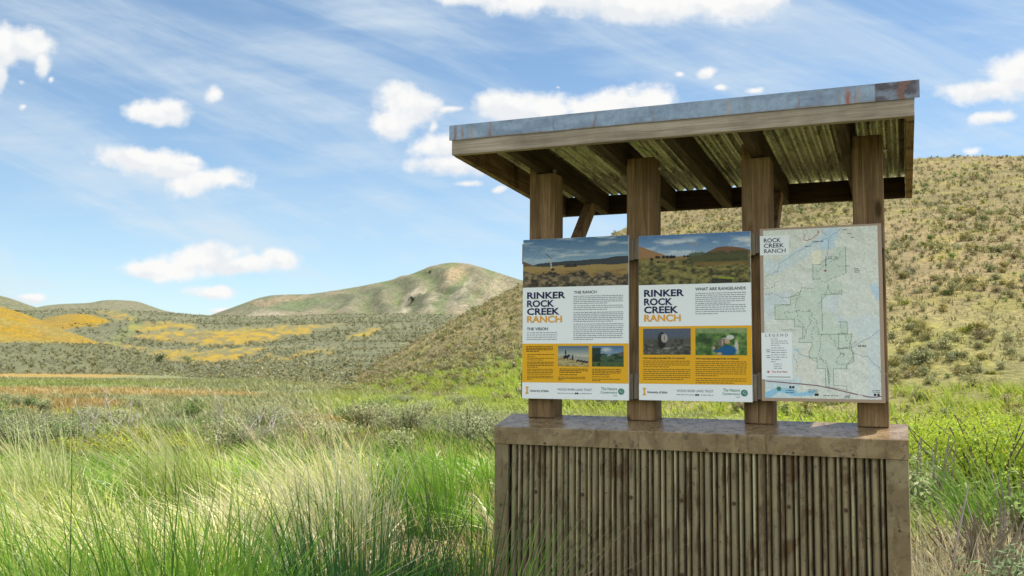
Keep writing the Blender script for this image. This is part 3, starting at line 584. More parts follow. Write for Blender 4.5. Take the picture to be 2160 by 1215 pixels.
def shrub_parts(t, n, rx, h, leaf, cols, m=None, stems=12, seed=0, aspect=.4, lobes=9, stem_m=None):
    rng = np.random.default_rng(seed); V, F, C = foliage(n, rx, h, leaf, [tuple(np.array(c)*[1.0, 1.05, .9]) for c in cols], lobes=lobes, aspect=aspect, rng=rng, up=.6, nup=1.2)
    mesh_obj('foliage', V, F, m or M_LEAF, t, cols=C)
    b = MB()
    for i in range(stems):
        a = rng.uniform(0, 6.28); q = rng.uniform(.2, .75); e = np.array([math.cos(a)*rx*q, math.sin(a)*rx*q, h*rng.uniform(.55, .95)])
        mid = e*.5+np.array([rng.normal(0, .04), rng.normal(0, .04), .05]); b.tube([(0, 0, -.05), mid, e], [.014, .009, .004], 5)
    b.build('stem', stem_m or M_TWIG, t)
def near_shrubs():
    S = [('grey_green_sagebrush', 'wide grey green sagebrush on the flat beside the kiosk cap', 985, 19, 1.0, .95, SG), ('grey_green_sagebrush', 'silvery sagebrush nearest the end of the kiosk cap', 1065, 15.5, .8, .85, SG),
         ('grey_green_sagebrush', 'low grey sagebrush beside the dark green grass clumps', 505, 17, .8, .7, SG), ('grey_green_sagebrush', 'grey green sagebrush behind the silvery bunch grass', 60, 19, 1.2, .85, SG),
         ('grey_green_sagebrush', 'greenish sagebrush between silvery bunch grass and bare branches', 130, 17, .9, .75, GNB+SG), ('grey_green_sagebrush', 'dusky sagebrush with purple grey twigs in the middle distance', 775, 24, .9, .8, GRY+SG),
         ('grey_green_sagebrush', 'grey sagebrush behind the straw clump stalks', 860, 21, 1.0, .85, SG), ('grey_green_sagebrush', 'small dusky sagebrush beside the arching seed stalks', 655, 22, .7, .6, GRY+SG),
         ('yellow_flower_bush', 'low yellow flowering bush behind the leaning pale grass', 245, 16, .9, .55, LIM+[(.5, .42, .03)]), ('grey_green_sagebrush', 'blue grey sagebrush beside the pair of dead stubs', 560, 24, 1.2, .8, SG)]
    for i, (nm, lb, u, r, rx, h, cs) in enumerate(S):
        clump('sagebrush' if 'sage' in nm else nm, lb, 'shrub', u, r, lambda t, p: shrub_parts(t, 3000, rx, h, .05, cs, seed=100+i, lobes=14))
    rng = np.random.default_rng(77)
    for i in range(24):
        u, r = rng.uniform(-150, 1045), rng.uniform(15, 46); cs = SG if i % 3 else GNB
        o = clump('sagebrush', ('grey green' if i % 3 else 'fresh green')+' low sagebrush scattered on the flat beyond the tall grass', 'shrub', u, r, lambda t, p: shrub_parts(t, 1300, rng.uniform(.45, .9), rng.uniform(.4, .75), .06, cs, seed=500+i, stems=6, lobes=12), 'sagebrush scattered on the flat')
    W = [('bright lime willow bush close behind the kiosk end', 1955, 15, 1.0, 1.25), ('lime willow bush between the kiosk end and the reeds', 2020, 12.5, .8, 1.3), ('tall lime willow bush with dark stems above the reeds', 2085, 11.5, .75, 1.45), ('lime willow bush nearest the picture edge in front of the others', 2165, 12, .9, 1.35),
         ('lime willow bush under the map board', 1740, 16, 1.4, 1.15), ('lime willow bush seen under the gap between middle board and map', 1640, 18, 1.2, 1.1), ('yellow willow bush touching the end of the kiosk cap', 1915, 17, 1.1, 1.3), ('lime willow bush under the middle board', 1480, 19, 1.3, 1.0), ('yellow willow bush farthest back beyond the tall dark stemmed one', 2130, 17, 1.3, 1.4)]
    for i, (lb, u, r, rx, h) in enumerate(W):
        clump('willow_bush', lb, 'shrub', u, r, lambda t, p: shrub_parts(t, 4200, rx*1.1, h*.75, .045, [(.50, .60, .04), (.42, .54, .04), (.58, .62, .06), (.28, .40, .04)], M_WILLOW, 9, 200+i, .4, 14, M_BARK), 'willow bushes behind the kiosk')
    clump('dead_bush', 'brown leafless twiggy bush below the reeds', 'shrub', 2060, 6.6, lambda t, p: (shrub_parts(t, 1000, .42, .68, .05, [(.24, .17, .12), (.32, .25, .18), (.18, .13, .09)], None, 40, 301, .18)))
    clump('rabbitbrush', 'pale blue green rabbitbrush next to the brown twiggy bush', 'shrub', 2140, 5.7, lambda t, p: (shrub_parts(t, 1500, .34, .62, .055, [(.28, .36, .20), (.22, .33, .15), (.34, .40, .26)], None, 20, 302, .22)))
    clump('rabbitbrush', 'grey green brush below the willows beside the kiosk cap', 'shrub', 1960, 9.5, lambda t, p: (shrub_parts(t, 1100, .55, .9, .07, GNB+SG, None, 16, 303, .3)))
    clump('rabbitbrush', 'green leafy brush beside the foot of the reeds', 'shrub', 2160, 8.0, lambda t, p: (shrub_parts(t, 900, .5, .75, .07, GNB, None, 16, 304, .35)))
    def dead(seed, n, h, sp): 
        def f(t, p):
            rng = np.random.default_rng(seed); b = MB()
            for i in range(n):
                a = rng.uniform(0, 6.28); e = np.array([math.cos(a)*sp*rng.random(), math.sin(a)*sp*rng.random(), h*rng.uniform(.55, 1)]); m1 = e*.5+rng.normal(0, .05, 3)
                b.tube([(rng.normal(0, .05), rng.normal(0, .05), -.05), m1, e], [.011, .008, .003], 5)
                for q in range(3): s = m1+(e-m1)*rng.random(); b.tube([s, s+rng.normal(0, .11, 3)+np.array([0, 0, .12])], [.007, .002], 4)
            b.build('twigs', M_DEAD, t)
        return f
    for lb, u, r, n, h, sp, sd in [('bleached bare branches standing next to the leaning dead trunk', 193, 17, 9, .95, .4, 1), ('leaning bleached dead trunk with side twigs in the meadow', 262, 17, 8, 1.05, .45, 2), ('pair of pale upright dead stubs in the meadow', 462, 18, 5, 1.1, .14, 3), ('fan of grey bare twigs above the sage', 550, 17, 20, .75, .7, 4)]:
        clump('dead_branches', lb, 'dead shrub', u, r, dead(sd, n, h, sp))
    def twig(t, p):
        b = MB(); q = lambda *s: [np.array(x) for x in s]
        rt = _rt
        b.tube([rt*-.06, rt*.02+[0, 0, .45], rt*.10+[0, 0, .78]], [.008, .007, .004], 5); b.tube([rt*.0+[0, 0, .36], rt*-.10+[0, 0, .46]], [.005, .003], 5); b.tube([rt*-.04+[0, 0, .12], rt*.08+[0, 0, .40]], [.005, .003], 5)
        b.build('twigs', M_DEAD, t)
    clump('dead_branches', 'single forked straw coloured stem near the kiosk base corner trim', 'dead shrub', 2000, 6.2, twig)
    def flowers(t, p):
        rng = np.random.default_rng(9); b = MB(); acc = Acc()
        for i in range(16):
            e = np.array([rng.normal(0, .16), rng.normal(0, .10), rng.uniform(.30, .42)]); b.tube([e*[.4, .4, 0], e], .002, 4)
            V, F, C = foliage(14, .022, .03, .014, [(.75, .58, .02), (.62, .5, .03)], lobes=3, rng=rng); acc.add((V+e, F, C))
        b.build('stem', M_BARK, t); acc.build('flowers', M_WILLOW, t)
    clump('yellow_wildflower', 'small yellow wildflowers at the foot of the brown twiggy bush', 'wildflower', 2085, 4.9, flowers)
    def juniper(t, h, rx, seed, cs):
        rng = np.random.default_rng(seed); V, F, C = foliage(260, rx, h, h*.14, cs, lobes=8, rng=rng); mesh_obj('crown', V, F, M_LEAF, t, cols=C)
        MB().tube([(0, 0, -.3), (0, 0, h*.6)], [h*.05, h*.02], 6).build('trunk', M_BARK, t)
    def on_hill(nm, lb, hl, u, v, h, rx, seed, cs, cat='tree'):
        d = np.hypot(hl.pu-u, hl.pv-v)+np.where(hl.T > 1, 1e5, 0); i = np.unravel_index(d.argmin(), d.shape); t = thing(nm, lb, cat, tuple(hl.P[i])); juniper(t, h, rx, seed, cs)
    DG = [(.05, .075, .03), (.07, .1, .04)]
    on_hill('bush', 'dark green round bush at the toe of the sage knoll', hA, 338, 767, 3.6, 2.6, 11, DG+[(.09, .14, .05)], 'shrub')
    on_hill('bush', 'pale green bush next to the dark round one in the valley', slope, 395, 769, 2.8, 3.0, 12, [(.26, .32, .14), (.2, .26, .11)], 'shrub')
    on_hill('juniper_tree', 'tiny dark juniper near the top of the far peak', far, 906, 578, 9, 5, 13, DG); on_hill('juniper_tree', 'dark juniper beside the pale scree on the far peak', far, 869, 637, 13, 6, 14, DG)
near_shrubs()

# ------------------------------------------------------------------ the kiosk
def wood(name, axis, c1, c2, rough=.85, scale=1., stain=.0):
    m, k, b = mat(name, rough, .15)
    o = k.add('ShaderNodeTexCoord').outputs['Object']; r = k.add('ShaderNodeObjectInfo').outputs['Random']
    o2 = k.vm('ADD', o, k.add('ShaderNodeCombineXYZ', {0: k.m('MULTIPLY', r, 7.), 1: k.m('MULTIPLY', r, 3.), 2: k.m('MULTIPLY', r, 5.)}).outputs[0])
    st = [34., 34., 34.]; st[axis] = 1.6; fs = [140., 140., 140.]; fs[axis] = 4.
    g = k.noise(k.vm('MULTIPLY', o2, tuple(x*scale for x in st)), 1., 5, .6, 1.4); g2 = k.noise(k.vm('MULTIPLY', o2, tuple(x*scale for x in fs)), 1., 3, .6)
    big = k.noise(o2, 3.2, 4, .6)
    ks = [9., 9., 9.]; ks[axis] = 3.2
    kn = k.add('ShaderNodeTexVoronoi', {'Vector': k.vm('MULTIPLY', o2, tuple(ks)), 'Scale': .55}).outputs['Distance']
    col = k.mix(k.sstep(g, .3, .7), c1, c2); col = k.mix(1., col, k.ramp(g2, [(.3, (.72, .72, .72)), (.6, (1.1, 1.1, 1.1))]), 'MULTIPLY')
    col = k.mix(1., col, k.ramp(big, [(.3, (.72, .70, .68)), (.65, (1.15, 1.12, 1.1))]), 'MULTIPLY')
    col = k.mix(k.sstep(kn, .13, .05), col, tuple(x*.35 for x in c1))
    ck = [70., 70., 70.]; ck[axis] = .9
    col = k.mix(k.sstep(k.noise(k.vm('MULTIPLY', o2, tuple(ck)), 1., 2, .4), .69, .73, 0., .85), col, tuple(x*.22 for x in c1))
    if stain: col = k.mix(k.m('MULTIPLY', k.sstep(k.noise(k.vm('MULTIPLY', o2, (9, 9, 1.2)), 1., 4), .5, .7), stain), col, (.045, .03, .018))
    k.l.new(col, b.inputs['Base Color'])
    bp = k.add('ShaderNodeBump', {'Height': k.m('ADD', g, g2), 'Strength': .35, 'Distance': .004}); k.l.new(bp.outputs[0], b.inputs['Normal'])
    return m
W_POST = wood('brown_post_wood', 2, (.20, .12, .058), (.33, .22, .118), stain=.55); W_FASCIA = wood('pale_beam_wood', 0, (.30, .245, .19), (.42, .35, .28))
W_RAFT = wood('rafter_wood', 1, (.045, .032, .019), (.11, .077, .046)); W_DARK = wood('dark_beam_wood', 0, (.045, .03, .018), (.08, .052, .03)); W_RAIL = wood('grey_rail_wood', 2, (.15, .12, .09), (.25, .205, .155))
W_BARGE = wood('barge_wood', 1, (.2, .125, .07), (.36, .25, .14), stain=.9)

def rusty_cladding():
    m, k, b = mat('weathered_corrugated_steel', .5, .4)
    o = k.add('ShaderNodeTexCoord').outputs['Object']; rib_light = k.add('ShaderNodeAttribute', attribute_name='Col').outputs['Fac']
    sv = lambda x, z: k.vm('MULTIPLY', o, (x, x, z))
    run = k.noise(sv(40, 2.2), 1., 7, .7, .8); run2 = k.noise(sv(17, 1.1), 1., 6, .66, 1.5); blot = k.noise(sv(9, 6), 1., 7, .68, .8); spk = k.noise(o, 95., 4, .65); rough = k.noise(o, 34., 6, .7)
    col = k.mix(k.sstep(run, .40, .60), (.35, .28, .155), (.23, .165, .085))
    col = k.mix(k.sstep(blot, .35, .6), col, (.235, .19, .11))
    col = k.mix(k.m('MULTIPLY', rib_light, k.sstep(run2, .60, .40)), col, (.62, .555, .32))  # narrow ribs coloured paler, standing in for the light they catch
    col = k.mix(k.sstep(k.m('ADD', run2, k.m('MULTIPLY', k.m('SUBTRACT', blot, .5), .8)), .53, .66, 0., .9), col, (.125, .072, .034))
    col = k.mix(k.sstep(k.m('ADD', blot, k.m('MULTIPLY', k.m('SUBTRACT', run, .5), .7)), .62, .72, 0., .8), col, (.17, .085, .03))
    col = k.mix(k.sstep(rough, .60, .66, 0., .8), col, (.06, .042, .026)); col = k.mix(k.sstep(spk, .66, .72, 0., .9), col, (.05, .035, .022))
    z = k.add('ShaderNodeSeparateXYZ', {0: o}).outputs[2]
    col = k.mix(k.m('MULTIPLY', k.sstep(z, .55, .05), k.sstep(rough, .35, .6)), col, (.16, .125, .08))      # mud splashed up from the ground
    k.l.new(col, b.inputs['Base Color']); k.l.new(k.sstep(rough, .3, .7, .38, .75), b.inputs['Roughness'])
    bp = k.add('ShaderNodeBump', {'Height': k.m('ADD', rough, blot), 'Strength': .35, 'Distance': .006}); k.l.new(bp.outputs[0], b.inputs['Normal'])
    return m
def mottled(name, a, b_, rust, rough=.4):
    m, k, b = mat(name, rough, .5)
    o = k.add('ShaderNodeTexCoord').outputs['Object']; n1 = k.noise(o, 7., 7, .68, .9); n2 = k.noise(o, 24., 6, .7, .6); n3 = k.noise(o, 80., 4, .65); n4 = k.noise(k.vm('MULTIPLY', o, (26, 26, 5)), 1., 5, .65, .5)
    col = k.mix(k.sstep(n1, .38, .6), a, b_); col = k.mix(k.sstep(n4, .52, .66, 0., .7), col, rust)
    col = k.mix(k.sstep(n2, .56, .64, 0., .75), col, tuple(x*.45 for x in b_)); col = k.mix(k.sstep(n2, .40, .33, 0., .5), col, tuple(min(1, x*1.35) for x in a)); col = k.mix(k.sstep(n3, .66, .72, 0., .85), col, (.05, .036, .024))
    k.l.new(col, b.inputs['Base Color']); k.l.new(k.sstep(n2, .3, .7, rough-.14, rough+.22), b.inputs['Roughness'])
    bp = k.add('ShaderNodeBump', {'Height': k.m('ADD', n2, n1), 'Strength': .2, 'Distance': .004}); k.l.new(bp.outputs[0], b.inputs['Normal']); return m
def metal_stained(name, base, stain, streak_axis=2, metal=.35, rough=.55, scale=1., amt=.8, fine=(.08, .06, .035), rib_light_col=None):
    m, k, b = mat(name, rough, .4, metal)
    o = k.add('ShaderNodeTexCoord').outputs['Object']; s = [15., 15., 15.]; s[streak_axis] = 1.8
    n = k.noise(k.vm('MULTIPLY', o, tuple(x*scale for x in s)), 1., 6, .68, .6); n2 = k.noise(o, 26*scale, 6, .7, 1.2); n3 = k.noise(o, 5.5, 4, .6)
    n4 = k.noise(o, 75., 3, .6)
    col = k.mix(k.m('MULTIPLY', k.sstep(k.m('ADD', n, k.m('MULTIPLY', k.m('SUBTRACT', n3, .5), .5)), .47, .66), amt), base, stain)
    col = k.mix(k.sstep(n2, .60, .68, 0., .75), col, fine); col = k.mix(k.sstep(n4, .68, .74, 0., .8), col, fine)
    col = k.mix(1., col, k.ramp(n3, [(.3, (.8, .8, .78)), (.7, (1.15, 1.13, 1.1))]), 'MULTIPLY')
    if rib_light_col: col = k.mix(k.m('MULTIPLY', k.add('ShaderNodeAttribute', attribute_name='Col').outputs['Fac'], k.sstep(n, .62, .40, .25, .9)), col, rib_light_col)
    k.l.new(col, b.inputs['Base Color']); k.l.new(k.sstep(n2, .3, .7, rough-.12, rough+.2), b.inputs['Roughness'])
    bp = k.add('ShaderNodeBump', {'Height': n2, 'Strength': .12, 'Distance': .003}); k.l.new(bp.outputs[0], b.inputs['Normal'])
    return m
M_CLAD = rusty_cladding()
M_TRIM = mottled('weathered_trim_steel', (.29, .225, .12), (.205, .145, .072), (.125, .07, .028))
M_CAP = mottled('weathered_cap_steel', (.33, .235, .13), (.215, .142, .072), (.135, .08, .036), .22)
M_ROOF = metal_stained('corrugated_roof_steel', (.54, .50, .44), (.09, .075, .058), 1, .65, .30, 1.6, .85)
M_BOLT = plain('bolt_steel', (.55, .52, .46), .5, .5, .6)

def fascia_mat():
    m, k, b = mat('galvanised_flashing', .45, .5, .55)
    o = k.add('ShaderNodeTexCoord').outputs['Object']; c = k.add('ShaderNodeAttribute', attribute_name='Col').outputs['Color']
    n = k.noise(o, 40., 6, .7); n2 = k.noise(k.vm('MULTIPLY', o, (30, 30, 4)), 1., 5, .7)
    col = k.mix(1., c, k.ramp(n, [(.3, (.78, .78, .8)), (.6, (1.1, 1.1, 1.1))]), 'MULTIPLY'); col = k.mix(k.sstep(n2, .64, .74, 0., .55), col, (.16, .11, .09))
    k.l.new(col, b.inputs['Base Color']); return m

def ribbed(x0, x1, pitch, amp):
    """cladding profile: a broad rib and a narrow one in each pitch; also a painted light value, high on the narrow ribs"""
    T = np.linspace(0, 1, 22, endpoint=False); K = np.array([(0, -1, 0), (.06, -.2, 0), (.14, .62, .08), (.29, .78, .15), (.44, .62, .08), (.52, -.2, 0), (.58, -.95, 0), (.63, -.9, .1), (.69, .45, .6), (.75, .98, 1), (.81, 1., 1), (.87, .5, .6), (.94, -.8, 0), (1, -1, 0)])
    xs, zs, ws = [], [], []; i = 0; rng = np.random.default_rng(4)
    while x0+i*pitch < x1:
        j = rng.uniform(.7, 1.12); q = rng.uniform(.3, 1); o = rng.uniform(-.04, .04)
        for t in T:
            h = np.interp(t, K[:, 0], K[:, 1]); w = np.interp(t, K[:, 0], K[:, 2]); x = x0+(i+t+o*math.sin(t*math.pi))*pitch
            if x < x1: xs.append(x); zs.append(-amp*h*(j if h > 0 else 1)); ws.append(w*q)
        i += 1
    return np.array(xs), np.array(zs), np.array(ws)
def corr(x0, x1, pitch, amp, n=8):
    k = int(round((x1-x0)/pitch*n)); xs = np.linspace(x0, x1, k+1); a = np.cos((xs-x0)/pitch*2*np.pi)
    return xs, amp*np.sign(a)*np.abs(a)**.75

def kiosk():
    K = thing('information_kiosk', 'weathered timber kiosk with flat metal roof, four posts and corrugated steel base', 'kiosk', (.96, .1, 0))
    def put(o): o.location = (-.96, -.1, 0); return o
    Zf = lambda z: z+Z0
    PX = [(.0122, .1699), (.6011, .762), (1.2405, 1.3912), (1.8046, 1.954)]; y0, y1 = .0644, .2164
    rz = lambda y: Zf(1.3357-.0342*(y+.4581))      # underside of the rafters
    RAF = [(.058, .118), (.538, .598), (.92, .98), (1.296, 1.352), (1.752, 1.803)]
    POSTS = []; TRIMS = []
    ptop = [1.30, 1.362, 1.36, 1.387]
    for i, (a, b) in enumerate(PX):
        mb = MB()
        if i in (0, 2):                             # notched round a rafter
            r0, r1 = RAF[0 if i == 0 else 3]; zt = rz(y0)-.005
            mb.box(a, b, y0, y1, Zf(-.11), zt-.0, .006)
            if r0-a > .02: mb.box(a+.001, r0-.002, y0+.001, y1-.001, zt-.003, zt+.06+.02*(i == 2), .004)
        else: mb.box(a, b, y0, y1, Zf(-.11), Zf(ptop[i]), .006)
        POSTS.append(put(mb.build('post', W_POST, K)))
    for a, b in RAF:
        vs = [(x, y, rz(y)+dz) for y in (-.418, 1.345) for x in (a, b) for dz in (0, .138)]
        put(MB().poly(vs, [(0, 2, 3, 1), (4, 5, 7, 6), (0, 4, 6, 2), (1, 3, 7, 5), (0, 1, 5, 4), (2, 6, 7, 3)]).build('rafter', W_RAFT, K))
    for a, b in ((-.2463, -.206), (2.0655, 2.1035)):
        vs = [(x, y, rz(y)+dz) for y in (-.418, 1.387) for x in (a, b) for dz in (0, .15)]
        put(MB().poly(vs, [(0, 2, 3, 1), (4, 5, 7, 6), (0, 4, 6, 2), (1, 3, 7, 5), (0, 1, 5, 4), (2, 6, 7, 3)]).build('barge_board', W_BARGE, K))
    put(MB().box(-.2463, 2.1035, -.4581, -.4195, Zf(1.3357), Zf(1.475), .003).build('front_beam', W_FASCIA, K))
    put(MB().box(-.2045, 2.064, 1.347, 1.385, Zf(1.273), Zf(1.407), .003).build('back_beam', W_DARK, K))
    # corrugated roof sheet
    xs, zs = corr(-.235, 2.095, .0676, .0165); ys = [-.44, .2, .8, 1.44]; V = []; F = []
    for j, y in enumerate(ys):
        for x, z in zip(xs, zs): V.append((x, y, rz(y)+.153+z))
    n = len(xs)
    for j in range(3):
        for i in range(n-1): F.append((j*n+i, j*n+i+1, (j+1)*n+i+1, (j+1)*n+i))
    o = put(mesh_obj('roof_sheet', V, F, M_ROOF, K, smooth=True)); o.modifiers.new('thick', 'SOLIDIFY').thickness = .0012
    # galvanised edge flashing with rust runs
    nx, nz = 420, 14; X, Z = np.meshgrid(np.linspace(-.2598, 2.1276, nx), np.linspace(1.4167, 1.5004, nz), indexing='ij'); t = (Z-1.4167)/.0837
    C = np.broadcast_to(np.array([.27, .335, .41]), X.shape+(3,)).copy(); nn = fbm(X*9, Z*30, 4, 201)
    C = lerp3(C, (.20, .25, .32), np.clip((nn-.4)*3, 0, 1))
    def ux(u): d = ray(u, 285.-(u-950)*.1); return CAM[0]+d[0]*(-.4581-CAM[1])/d[1]
    for u, w, a, col in [(960, .010, .8, (.25, .12, .07)), (975, .008, .7, (.30, .15, .08)), (995, .006, .8, (.42, .26, .12)), (1035, .010, .85, (.28, .15, .09)), (1169, .003, .7, (.1, .08, .07)), (1255, .006, .9, (.24, .15, .11)), (1378, .006, .5, (.3, .2, .12)), (1536, .010, .6, (.42, .3, .2)), (1575, .02, .35, (.2, .17, .16)), (1685, .004, .6, (.3, .12, .07)), (1732, .03, .3, (.2, .2, .22)), (1768, .012, .5, (.25, .2, .16)), (1788, .013, .95, (.34, .10, .04)), (1803, .004, .6, (.3, .12, .06)), (1811, .005, .7, (.42, .22, .08))]:
        x = ux(u); m = np.clip(1.3-np.abs(X-x+(nn-.5)*.02)/w, 0, 1)*a*np.clip(1.25-t*(.5+nn*.8), 0, 1); C = lerp3(C, col, m)
    C = lerp3(C, (.22, .16, .11), np.clip(.10-t+(nn-.5)*.2, 0, .1)*7)
    V = np.stack([X, np.full(X.shape, -.464), Z0+Z], -1).reshape(-1, 3); i = (np.arange(nx-1)[:, None]*nz+np.arange(nz-1)).ravel(); F = np.stack([i, i+nz, i+nz+1, i+1], 1)
    xe = ux(1846.); end = X > xe; C[end] = lerp3((.10, .085, .09), (.20, .22, .26), np.clip((fbm(X*22, Z*40, 4, 207)-.45)*4, 0, 1))[end]
    C = np.where((end & (np.abs(X-ux(1905.)-(nn-.5)*.08) < .013+.012*nn))[..., None], np.array([.20, .11, .085]), C)
    # the flashing's flat top and its returns along both sides, folded from the same sheet
    b = len(V); ex = [(-.2598, 1.5004, -.464), (2.1276, 1.5004, -.464), (2.1276, 1.5004, -.30), (-.2598, 1.5004, -.30)]
    V2 = np.array([(x, y, Z0+z+.0004) for x, z, y in ex]+[(2.1052, -.4635, Z0+1.4167), (2.1052, -.4635, Z0+1.5), (2.1052, 1.40, Z0+1.436), (2.1052, 1.40, Z0+1.37), (-.2480, -.4635, Z0+1.4167), (-.2480, -.4635, Z0+1.5), (-.2480, 1.40, Z0+1.436), (-.2480, 1.40, Z0+1.37)])
    F = np.concatenate([F, b+np.array([[0, 1, 2, 3], [4, 7, 6, 5], [8, 9, 10, 11]])]); C2 = np.tile([.22, .24, .28], (12, 1)); C2[4:8] = (.13, .11, .11)
    put(mesh_obj('edge_flashing', np.concatenate([V, V2]), F, fascia_mat(), K, cols=np.concatenate([C.reshape(-1, 3), C2])))
    # knee braces from the posts up to the rafters
    for (a, b) in ((.062, .114), (1.299, 1.349)):
        p, q = Vector((0, .2175, Zf(.52))), Vector((0, 1.02, rz(1.02)-.001)); d = (q-p).normalized(); nrm = Vector((0, -d.z, d.y))*.045
        vs = []
        for c in (p+d*.06, q): vs += [(a, c.y+nrm.y, c.z+nrm.z), (b, c.y+nrm.y, c.z+nrm.z), (b, c.y-nrm.y, c.z-nrm.z), (a, c.y-nrm.y, c.z-nrm.z)]
        for j in range(4):
            if vs[j][1] < .2175: vs[j] = (vs[j][0], .2175, vs[j][2])
        put(MB().poly(vs, [(0, 1, 2, 3), (4, 7, 6, 5), (0, 4, 5, 1), (1, 5, 6, 2), (2, 6, 7, 3), (3, 7, 4, 0)]).build('knee_brace', W_POST, K))
    for x, y, z in ((.119, .17, 1.345), (.763, .15, 1.31), (1.353, .19, 1.325), (1.955, .13, 1.315)):
        b = MB().tube([(x-.01, y, Zf(z)), (x+.022, y, Zf(z))], .006, 8).tube([(x+.004, y, Zf(z)), (x+.014, y, Zf(z))], .013, 6); b.build('bolt', M_BOLT, POSTS[min(range(4), key=lambda q: abs(PX[q][1]-x))])
    # horizontal rails the boards are fixed to
    for a, b, zb in ((-.012, .655, 0), (.6565, 1.3165, .004), (1.318, 1.9525, .013)):
        for z, h in ((.005, .142), (.775, .118)): put(MB().box(a, b, .0135, .0635, Zf(zb+z), Zf(zb+z+h), .003).build('rail', W_RAIL, K))
    # base: sloping cap, trims, corrugated cladding
    L, Rr, yb, yr, yk = -.1207, 2.0411, -.1179, .1466, .36; zt, zc, zr = Zf(-.1564), Zf(-.2516), Zf(-.0951)
    prof = [(yb, zc), (yb, zt-.004), (yb+.003, zt), (yr, zr), (yk-.003, zt), (yk, zt-.004), (yk, zc)]
    vs = [(L, y, z) for y, z in prof]+[(Rr, y, z) for y, z in prof]; n = len(prof)
    fs = [(i, i+1, n+i+1, n+i) for i in range(n-1)]+[tuple(range(n))[::-1], tuple(range(n, 2*n)), (0, n, 2*n-1, n-1)]
    CAP = put(MB().poly(vs, fs).build('base_cap', M_CAP, K)); M_SCREW = plain('rusty_screw', (.10, .06, .035), .8)
    put(MB().box(L+.03, Rr-.03, yb+.04, yk-.04, -.1, zc-.002).build('base_core', plain('dark_core', (.03, .025, .02), .95, .05), K))
    for a, b, c, d in ((L+.004, L+.086, yb+.004, yb+.03), (Rr-.104, Rr-.003, yb+.004, yb+.03)): TRIMS.append(put(MB().box(a, b, c, d, -.1, zc-.001, .003).build('corner_trim', M_TRIM, K)))
    for x in (L+.004, Rr-.006): put(MB().box(x, x+.003, yb+.0305, yb+.12, -.1, zc-.001).build('corner_trim', M_TRIM, K))
    def sheet(fn, a, b, ph=0):
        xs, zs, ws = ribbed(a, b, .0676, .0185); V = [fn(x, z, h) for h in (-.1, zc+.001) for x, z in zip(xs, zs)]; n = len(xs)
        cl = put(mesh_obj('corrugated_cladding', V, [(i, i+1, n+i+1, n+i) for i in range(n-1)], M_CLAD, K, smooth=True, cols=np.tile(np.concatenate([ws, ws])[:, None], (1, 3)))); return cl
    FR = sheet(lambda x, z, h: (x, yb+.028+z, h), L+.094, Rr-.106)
    for row, z in enumerate((.36, .74)):
        for q in range(7):
            x = L+.094+(2+q*4)*.0676+.0195; b = MB().tube([(x, yb+.006, z), (x, yb+.018, z)], [.0062, .0075], 8).tube([(x, yb+.012, z), (x, yb+.019, z)], .011, 10); o = b.build('screw', M_SCREW, FR)
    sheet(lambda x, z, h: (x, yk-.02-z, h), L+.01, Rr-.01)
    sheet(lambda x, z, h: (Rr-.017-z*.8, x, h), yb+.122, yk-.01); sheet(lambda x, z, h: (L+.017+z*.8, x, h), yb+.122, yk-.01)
    for u, v in ((1149, 931), (1300, 936), (1490, 943), (1673, 951), (1800, 957)):
        d = ray(u, v); t = (yb-CAM[1])/d[1]; p = CAM+d*t; MB().tube([(p[0], yb-.004, zc+.012), (p[0], yb+.004, zc+.012)], .0065, 8).build('screw', M_SCREW, CAP)
    for q, x in enumerate((L+.045, Rr-.05)):
        for z in (.35, .66): MB().tube([(x, yb, z), (x, yb+.008, z)], .0065, 8).build('screw', M_SCREW, TRIMS[q])
kiosk()

# ------------------------------------------------------------------ sign boards
def s2l(c): c = np.asarray(c, float)/255; return np.where(c <= .04045, c/12.92, ((c+.055)/1.055)**2.4)
def flat(name, rgb, rough=.38):
    m, k, b = mat(name, rough, .25); b.inputs['Base Color'].default_value = (*s2l(rgb), 1); return m
def print_mat():
    m, k, b = mat('printed_picture', .5, .25); k.l.new(k.add('ShaderNodeAttribute', attribute_name='Col').outputs['Color'], b.inputs['Base Color']); return m
M_PRINT = print_mat(); M_WHITE = flat('board_white', (246, 248, 250)); M_NAVY = flat('ink_navy', (24, 26, 78)); M_GOLD = flat('ink_gold', (238, 170, 66)); M_GREY = flat('ink_grey', (92, 98, 108)); M_INK = flat('ink_dark', (40, 42, 48))
M_YELB = flat('board_yellow', (240, 178, 36)); M_BODY = flat('ink_body_grey', (120, 128, 138)); M_BODY2 = flat('ink_body_brown', (96, 74, 24)); M_TEAL = flat('ink_green', (52, 128, 104)); M_SAGEINK = flat('ink_pale_green', (150, 175, 168)); M_RED = flat('ink_red', (176, 30, 62)); M_EDGE = flat('board_edge', (150, 138, 122))
_font_cache = {}
def cap_ratio():
    if 'r' not in _font_cache:
        cu = bpy.data.curves.new('h', 'FONT'); cu.body = 'H'; cu.size = 1; ob = bpy.data.objects.new('h', cu); COL.objects.link(ob)
        me = bpy.data.meshes.new_from_object(ob.evaluated_get(bpy.context.evaluated_depsgraph_get())); _font_cache['r'] = max(v.co.y for v in me.vertices); bpy.data.objects.remove(ob)
    return _font_cache['r']
